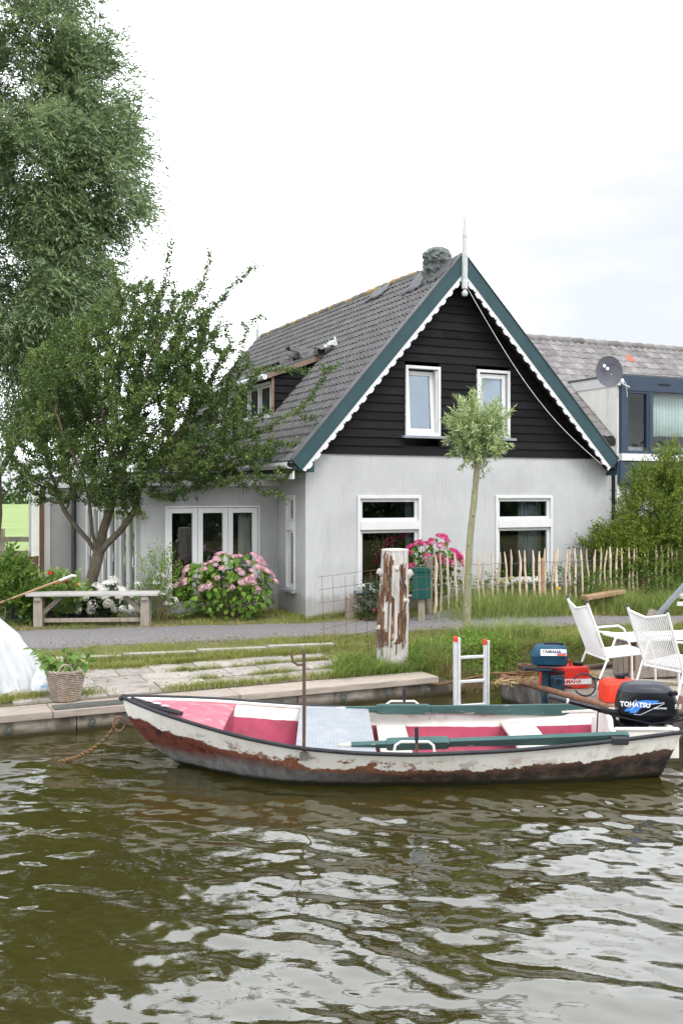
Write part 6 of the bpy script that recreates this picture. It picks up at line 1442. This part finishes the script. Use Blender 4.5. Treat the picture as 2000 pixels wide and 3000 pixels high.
# ------------------------------------------------------------------ grass
def grass(name, label, n, uv, H, Wd, mat, lean=.3, bias=(0, 0), seed=1, hn=.5, keep=None):
    """uv: function giving n random (u,v) points; heights follow a slow noise."""
    g = np.random.default_rng(seed); uu, vv = uv(g, n)
    nzv = np.array([mnoise.noise(Vector((a * 1.6, b_ * 1.6, seed))) for a, b_ in zip(uu, vv)])
    if keep is not None: k = keep(uu, vv, nzv, g); uu, vv, nzv = uu[k], vv[k], nzv[k]
    z = zg(uu, vv) - .012; P = np.stack([AX + uu * CT - vv * ST, AY + uu * ST + vv * CT, z], 1); n = len(P)
    h = H * g.uniform(.45, 1.2, n) * (1 + hn * nzv * 1.6).clip(.3, 2); ln = g.normal(size=(n, 2)) * (h * lean)[:, None] + np.array(bias) * h[:, None]
    o = link(name, blades_mesh(name, P, h, Wd * g.uniform(.7, 1.3, n), ln, np.clip(.45 + .5 * nzv + g.normal(size=n) * .2, 0, 1)), mat)
    tag(o, label, kind='stuff'); return o
def rect(u0, u1, v0, v1): return lambda g, n: (g.uniform(u0, u1, n), g.uniform(v0, v1, n))
nopath = lambda a, b_, z, g: (b_ > far_edge(a) + .02 - .06 * z) | (b_ < near_edge(a) + .02 + .06 * z)
off_terrace = lambda a, b_: ~((a > -5.0) & (a < -.95) & (b_ > -3.8) & (b_ < -2.34))
garden = lambda a, b_: ~((b_ > -.02) & (a > 0)) & ~((b_ > 1.15))
grass('verge_grass', 'short verge grass between house and path', 26000, rect(-7, 3.2, -.8, 1.15), .062, .006, 'grass_blade', .5, seed=1, keep=lambda a, b_, z, g: (b_ > far_edge(a) + .03 * z) & garden(a, b_) & (g.random(len(a)) < .62 + .6 * z))
grass('verge_straw', 'dry straw coloured grass along the path edge', 9000, rect(-7, 3.5, -1.2, 1.0), .05, .005, 'dry_blade', .9, seed=2, keep=lambda a, b_, z, g: (b_ > far_edge(a)) & (b_ < far_edge(a) + .35 + .2 * z) & garden(a, b_) & (z > -.3))
grass('bank_grass', 'short grass between path and paved strip', 30000, rect(-7, .3, -2.5, -.9), .065, .006, 'grass_blade', .5, seed=3, keep=lambda a, b_, z, g: nopath(a, b_, z, g) & (b_ < near_edge(a) + .05) & (g.random(len(a)) < .5 + .9 * z))
grass('bank_grass_far', 'lawn grass on the bank beyond the stump', 52000, rect(-.9, 8, -3.6, -1.5), .075, .006, 'grass_blade', .55, seed=4, keep=lambda a, b_, z, g: (b_ < near_edge(a)) & (a > -.75 + .3 * z))
grass('bank_straw', 'dry grass mixed into the bank lawn', 12000, rect(-6, 8, -3.6, -1.2), .07, .005, 'dry_blade', .8, seed=5, keep=lambda a, b_, z, g: (b_ < near_edge(a) + .02) & off_terrace(a, b_) & (z > .0))
grass('hanging_grass', 'long grass and straw hanging over the bank edge', 9000, rect(.1, 7, -4.25, -3.4), .28, .007, 'dry_blade', .5, bias=(.2, -.9), seed=6)
grass('bank_weeds_blades', 'green grass on the bank slope', 11000, rect(.0, 7, -4.1, -3.2), .17, .008, 'grass_blade', .55, bias=(.1, -.4), seed=7)
grass('stump_grass', 'long bent grass around the stump foot', 5200, rect(-1.25, .45, -3.85, -3.1), .24, .009, 'long_blade', .55, bias=(.15, -.55), seed=8, keep=lambda a, b_, z, g: (a - .05 * z > -.95 + .4 * (b_ + 3.1)))
grass('fence_grass', 'tall seeding grass along the picket fence', 15000, rect(1.35, 8.5, -1.75, -.75), .27, .008, 'long_blade', .38, bias=(.1, -.05), seed=9, hn=.7, keep=lambda a, b_, z, g: (b_ > far_edge(a) + .15) & (b_ > -1.5))
grass('fence_lawn', 'green grass between fence and path', 24000, rect(1.3, 8.5, -2.6, -.8), .15, .007, 'grass_blade', .5, seed=10, keep=lambda a, b_, z, g: b_ > far_edge(a))
grass('fence_straw', 'dry stalks in the fence grass', 2600, rect(1.4, 8.5, -1.5, -.4), .42, .005, 'dry_blade', .35, seed=11, keep=lambda a, b_, z, g: (b_ > far_edge(a) + .1) & (z > -.1))
grass('garden_grass', 'grass behind the picket fence', 9000, rect(2.2, 9, -.75, -.1), .2, .008, 'long_blade', .45, seed=12)
def tufts(name, label, spots, n, H, seed, mat='grass_blade', spread=.09):
    g = np.random.default_rng(seed); U_, V_ = [], []
    for (a, b_, s) in spots: U_.append(a + g.normal(size=int(n * s)) * spread * s * 1.3); V_.append(b_ + g.normal(size=int(n * s)) * spread * s * .45)
    uu, vv = np.concatenate(U_), np.concatenate(V_); k = len(uu); P = np.stack([AX + uu * CT - vv * ST, AY + uu * ST + vv * CT, np.maximum(zg(uu, vv), -.2 + 0 * uu)], 1); h = H * g.uniform(.4, 1.2, k)
    tag(link(name, blades_mesh(name, P, h, .006 * g.uniform(.7, 1.3, k), g.normal(size=(k, 2)) * (h * .6)[:, None], g.random(k)), mat), label, kind='stuff')
sp_ = [(-3.25 + i * .24 + random.uniform(-.05, .05), -3.76 + random.uniform(-.02, .03), random.uniform(.6, 1.5)) for i in range(11)] + [(-5.2 + i * .17, -3.62 + random.uniform(-.1, .1), random.uniform(1, 1.9)) for i in range(7)] + [(random.uniform(-3, -.9), random.choice((-3.33, -2.86, -2.4)), random.uniform(.4, .9)) for i in range(34)] + [(-4.3 + i * .2, -2.36 + random.uniform(-.06, .1), random.uniform(.5, 1.3)) for i in range(18)]
tufts('paving_tufts', 'grass tufts growing between the paving slabs', sp_, 210, .085, 13)
tufts('wall_foot_grass', 'weeds and grass growing along the foot of the walls', [(u_, -.10 + random.uniform(-.05, .04), random.uniform(.5, 1.4)) for u_ in np.arange(.1, 2.2, .13)] + [(u_, 1.05 + random.uniform(-.08, .04), random.uniform(.6, 1.5)) for u_ in np.arange(-2.3, -.1, .13)] + [(-.1, v_, random.uniform(.5, 1.3)) for v_ in np.arange(.05, 1.1, .12)], 130, .11, 17)
tufts('kerb_grass', 'grass along the kerb stones', [(-4 + i * .17, -1.98 - .08 * (i * .17 - .4) + random.uniform(-.09, .07), random.uniform(.5, 1.2)) for i in range(22)], 190, .085, 14)
tufts('tree_tuft', 'thick tuft of tall grass at the pollard foot', [(1.9, -2.75, 2.4), (1.45, -2.62, 1.2), (2.3, -2.9, 1.2)], 330, .32, 15, 'long_blade')
tufts('fence_tussock', 'bright arching grass tussocks by the fence', [(2.55, -1.25, 2.6), (3.55, -1.35, 2.2), (6.25, -1.62, 2.8), (5.3, -1.5, 1.6)], 420, .42, 16, 'long_blade', .1)
# nettles and weeds between stump and ladder
g = np.random.default_rng(71); n = 1500; uu = g.uniform(-.15, 1.5, n); vv = g.uniform(-4.0, -3.05, n); k = (vv > -3.9 + .25 * (uu < .1)); uu, vv = uu[k], vv[k]; z = zg(uu, vv)
C = np.stack([AX + uu * CT - vv * ST, AY + uu * ST + vv * CT, z], 1); P, D = sprays(C, np.array([.1, -.35, 1]) + g.normal(size=C.shape) * .3, g.uniform(.10, .27, len(C)), 9, .05, .02, 1.0, .1, .008, g)
tag(crownobj('bank_weeds', P, D, g.uniform(.03, .06, len(P)), g.uniform(.012, .02, len(P)), g.random(len(P)), 'nettle_leaf', None), 'green leafy weeds on the bank beside the ladder', kind='stuff')
n = 1500; uu = g.uniform(1.5, 7, n); vv = g.uniform(-3.95, -3.15, n); z = zg(uu, vv); C = np.stack([AX + uu * CT - vv * ST, AY + uu * ST + vv * CT, z], 1); P, D = sprays(C, np.array([.1, -.5, .8]) + g.normal(size=C.shape) * .3, g.uniform(.06, .15, len(C)), 6, .05, .02, 1.0, .1, .008, g)
tag(crownobj('bank_clover', P, D, g.uniform(.025, .05, len(P)), g.uniform(.015, .028, len(P)), g.random(len(P)), 'nettle_leaf', None), 'low leafy ground cover on the bank behind the chairs', kind='stuff')
# far trees on the horizon, and the wooded far bank mirrored in the panes
def tree_mass(name, label, C, k, L, mat, seed):
    g = np.random.default_rng(seed); Cs = np.repeat(C, k, 0) + g.normal(size=(len(C) * k, 3)) * L * 2.2
    tag(crownobj(name, Cs, rvec(len(Cs)), L * g.uniform(.6, 1.3, len(Cs)), L * .7 * g.uniform(.6, 1.3, len(Cs)), g.random(len(Cs)), mat, None), label, kind='stuff')
g = np.random.default_rng(81)
x = g.uniform(-140, 60, 900); C = np.stack([x, 230 + g.normal(size=900) * 6, g.uniform(-.3, 1, 900) * (3.0 + 2.2 * np.sin(x * .09) + 1.2 * np.sin(x * .31))], 1); tree_mass('distant_trees', 'low line of trees at the far edge of the meadow', C, 14, 1.1, 'dark_leaf', 82)
u_ = g.uniform(-40, 45, 1500); C = np.array([hw(a, -25 + 1.5 * g.normal(), h) for a, h in zip(u_, g.random(1500) * (2.7 + .4 * np.sin(u_ * .4)))]); tree_mass('far_bank_trees', 'row of trees on the opposite bank mirrored in the windows', C, 22, .5, 'dark_leaf', 83)

# fallen leaves and grit on path edges and slabs
leafmat('dead_leaf', (.16, .085, .035), (.27, .16, .07), (.40, .28, .14), .15, .8)
g = np.random.default_rng(91); n = 700; uu = g.uniform(-6, 6, n); e = np.where(g.random(n) < .5, far_edge(uu) - np.abs(g.normal(size=n)) * .10, near_edge(uu) + np.abs(g.normal(size=n)) * .10); P = np.stack([AX + uu * CT - e * ST, AY + uu * ST + e * CT, zg(uu, e) + .034], 1)
u2 = g.uniform(-5, -1, 260); v2 = g.uniform(-4.0, -2.4, 260); P2 = np.stack([AX + u2 * CT - v2 * ST, AY + u2 * ST + v2 * CT, np.interp(v2, [-4, -3.8, -2.4], [-.205, -.185, -.125]) + .006], 1)
P = np.concatenate([P, P2]); D = unit(g.normal(size=P.shape) * np.array([1, 1, .12])); tag(crownobj('leaf_litter', P, D, g.uniform(.02, .05, len(P)), g.uniform(.012, .026, len(P)), g.random(len(P)), 'dead_leaf', None, flat=np.tile(np.array([0, 0, 1.0]), (len(P), 1))), 'fallen brown leaves scattered on path and paving', kind='stuff')
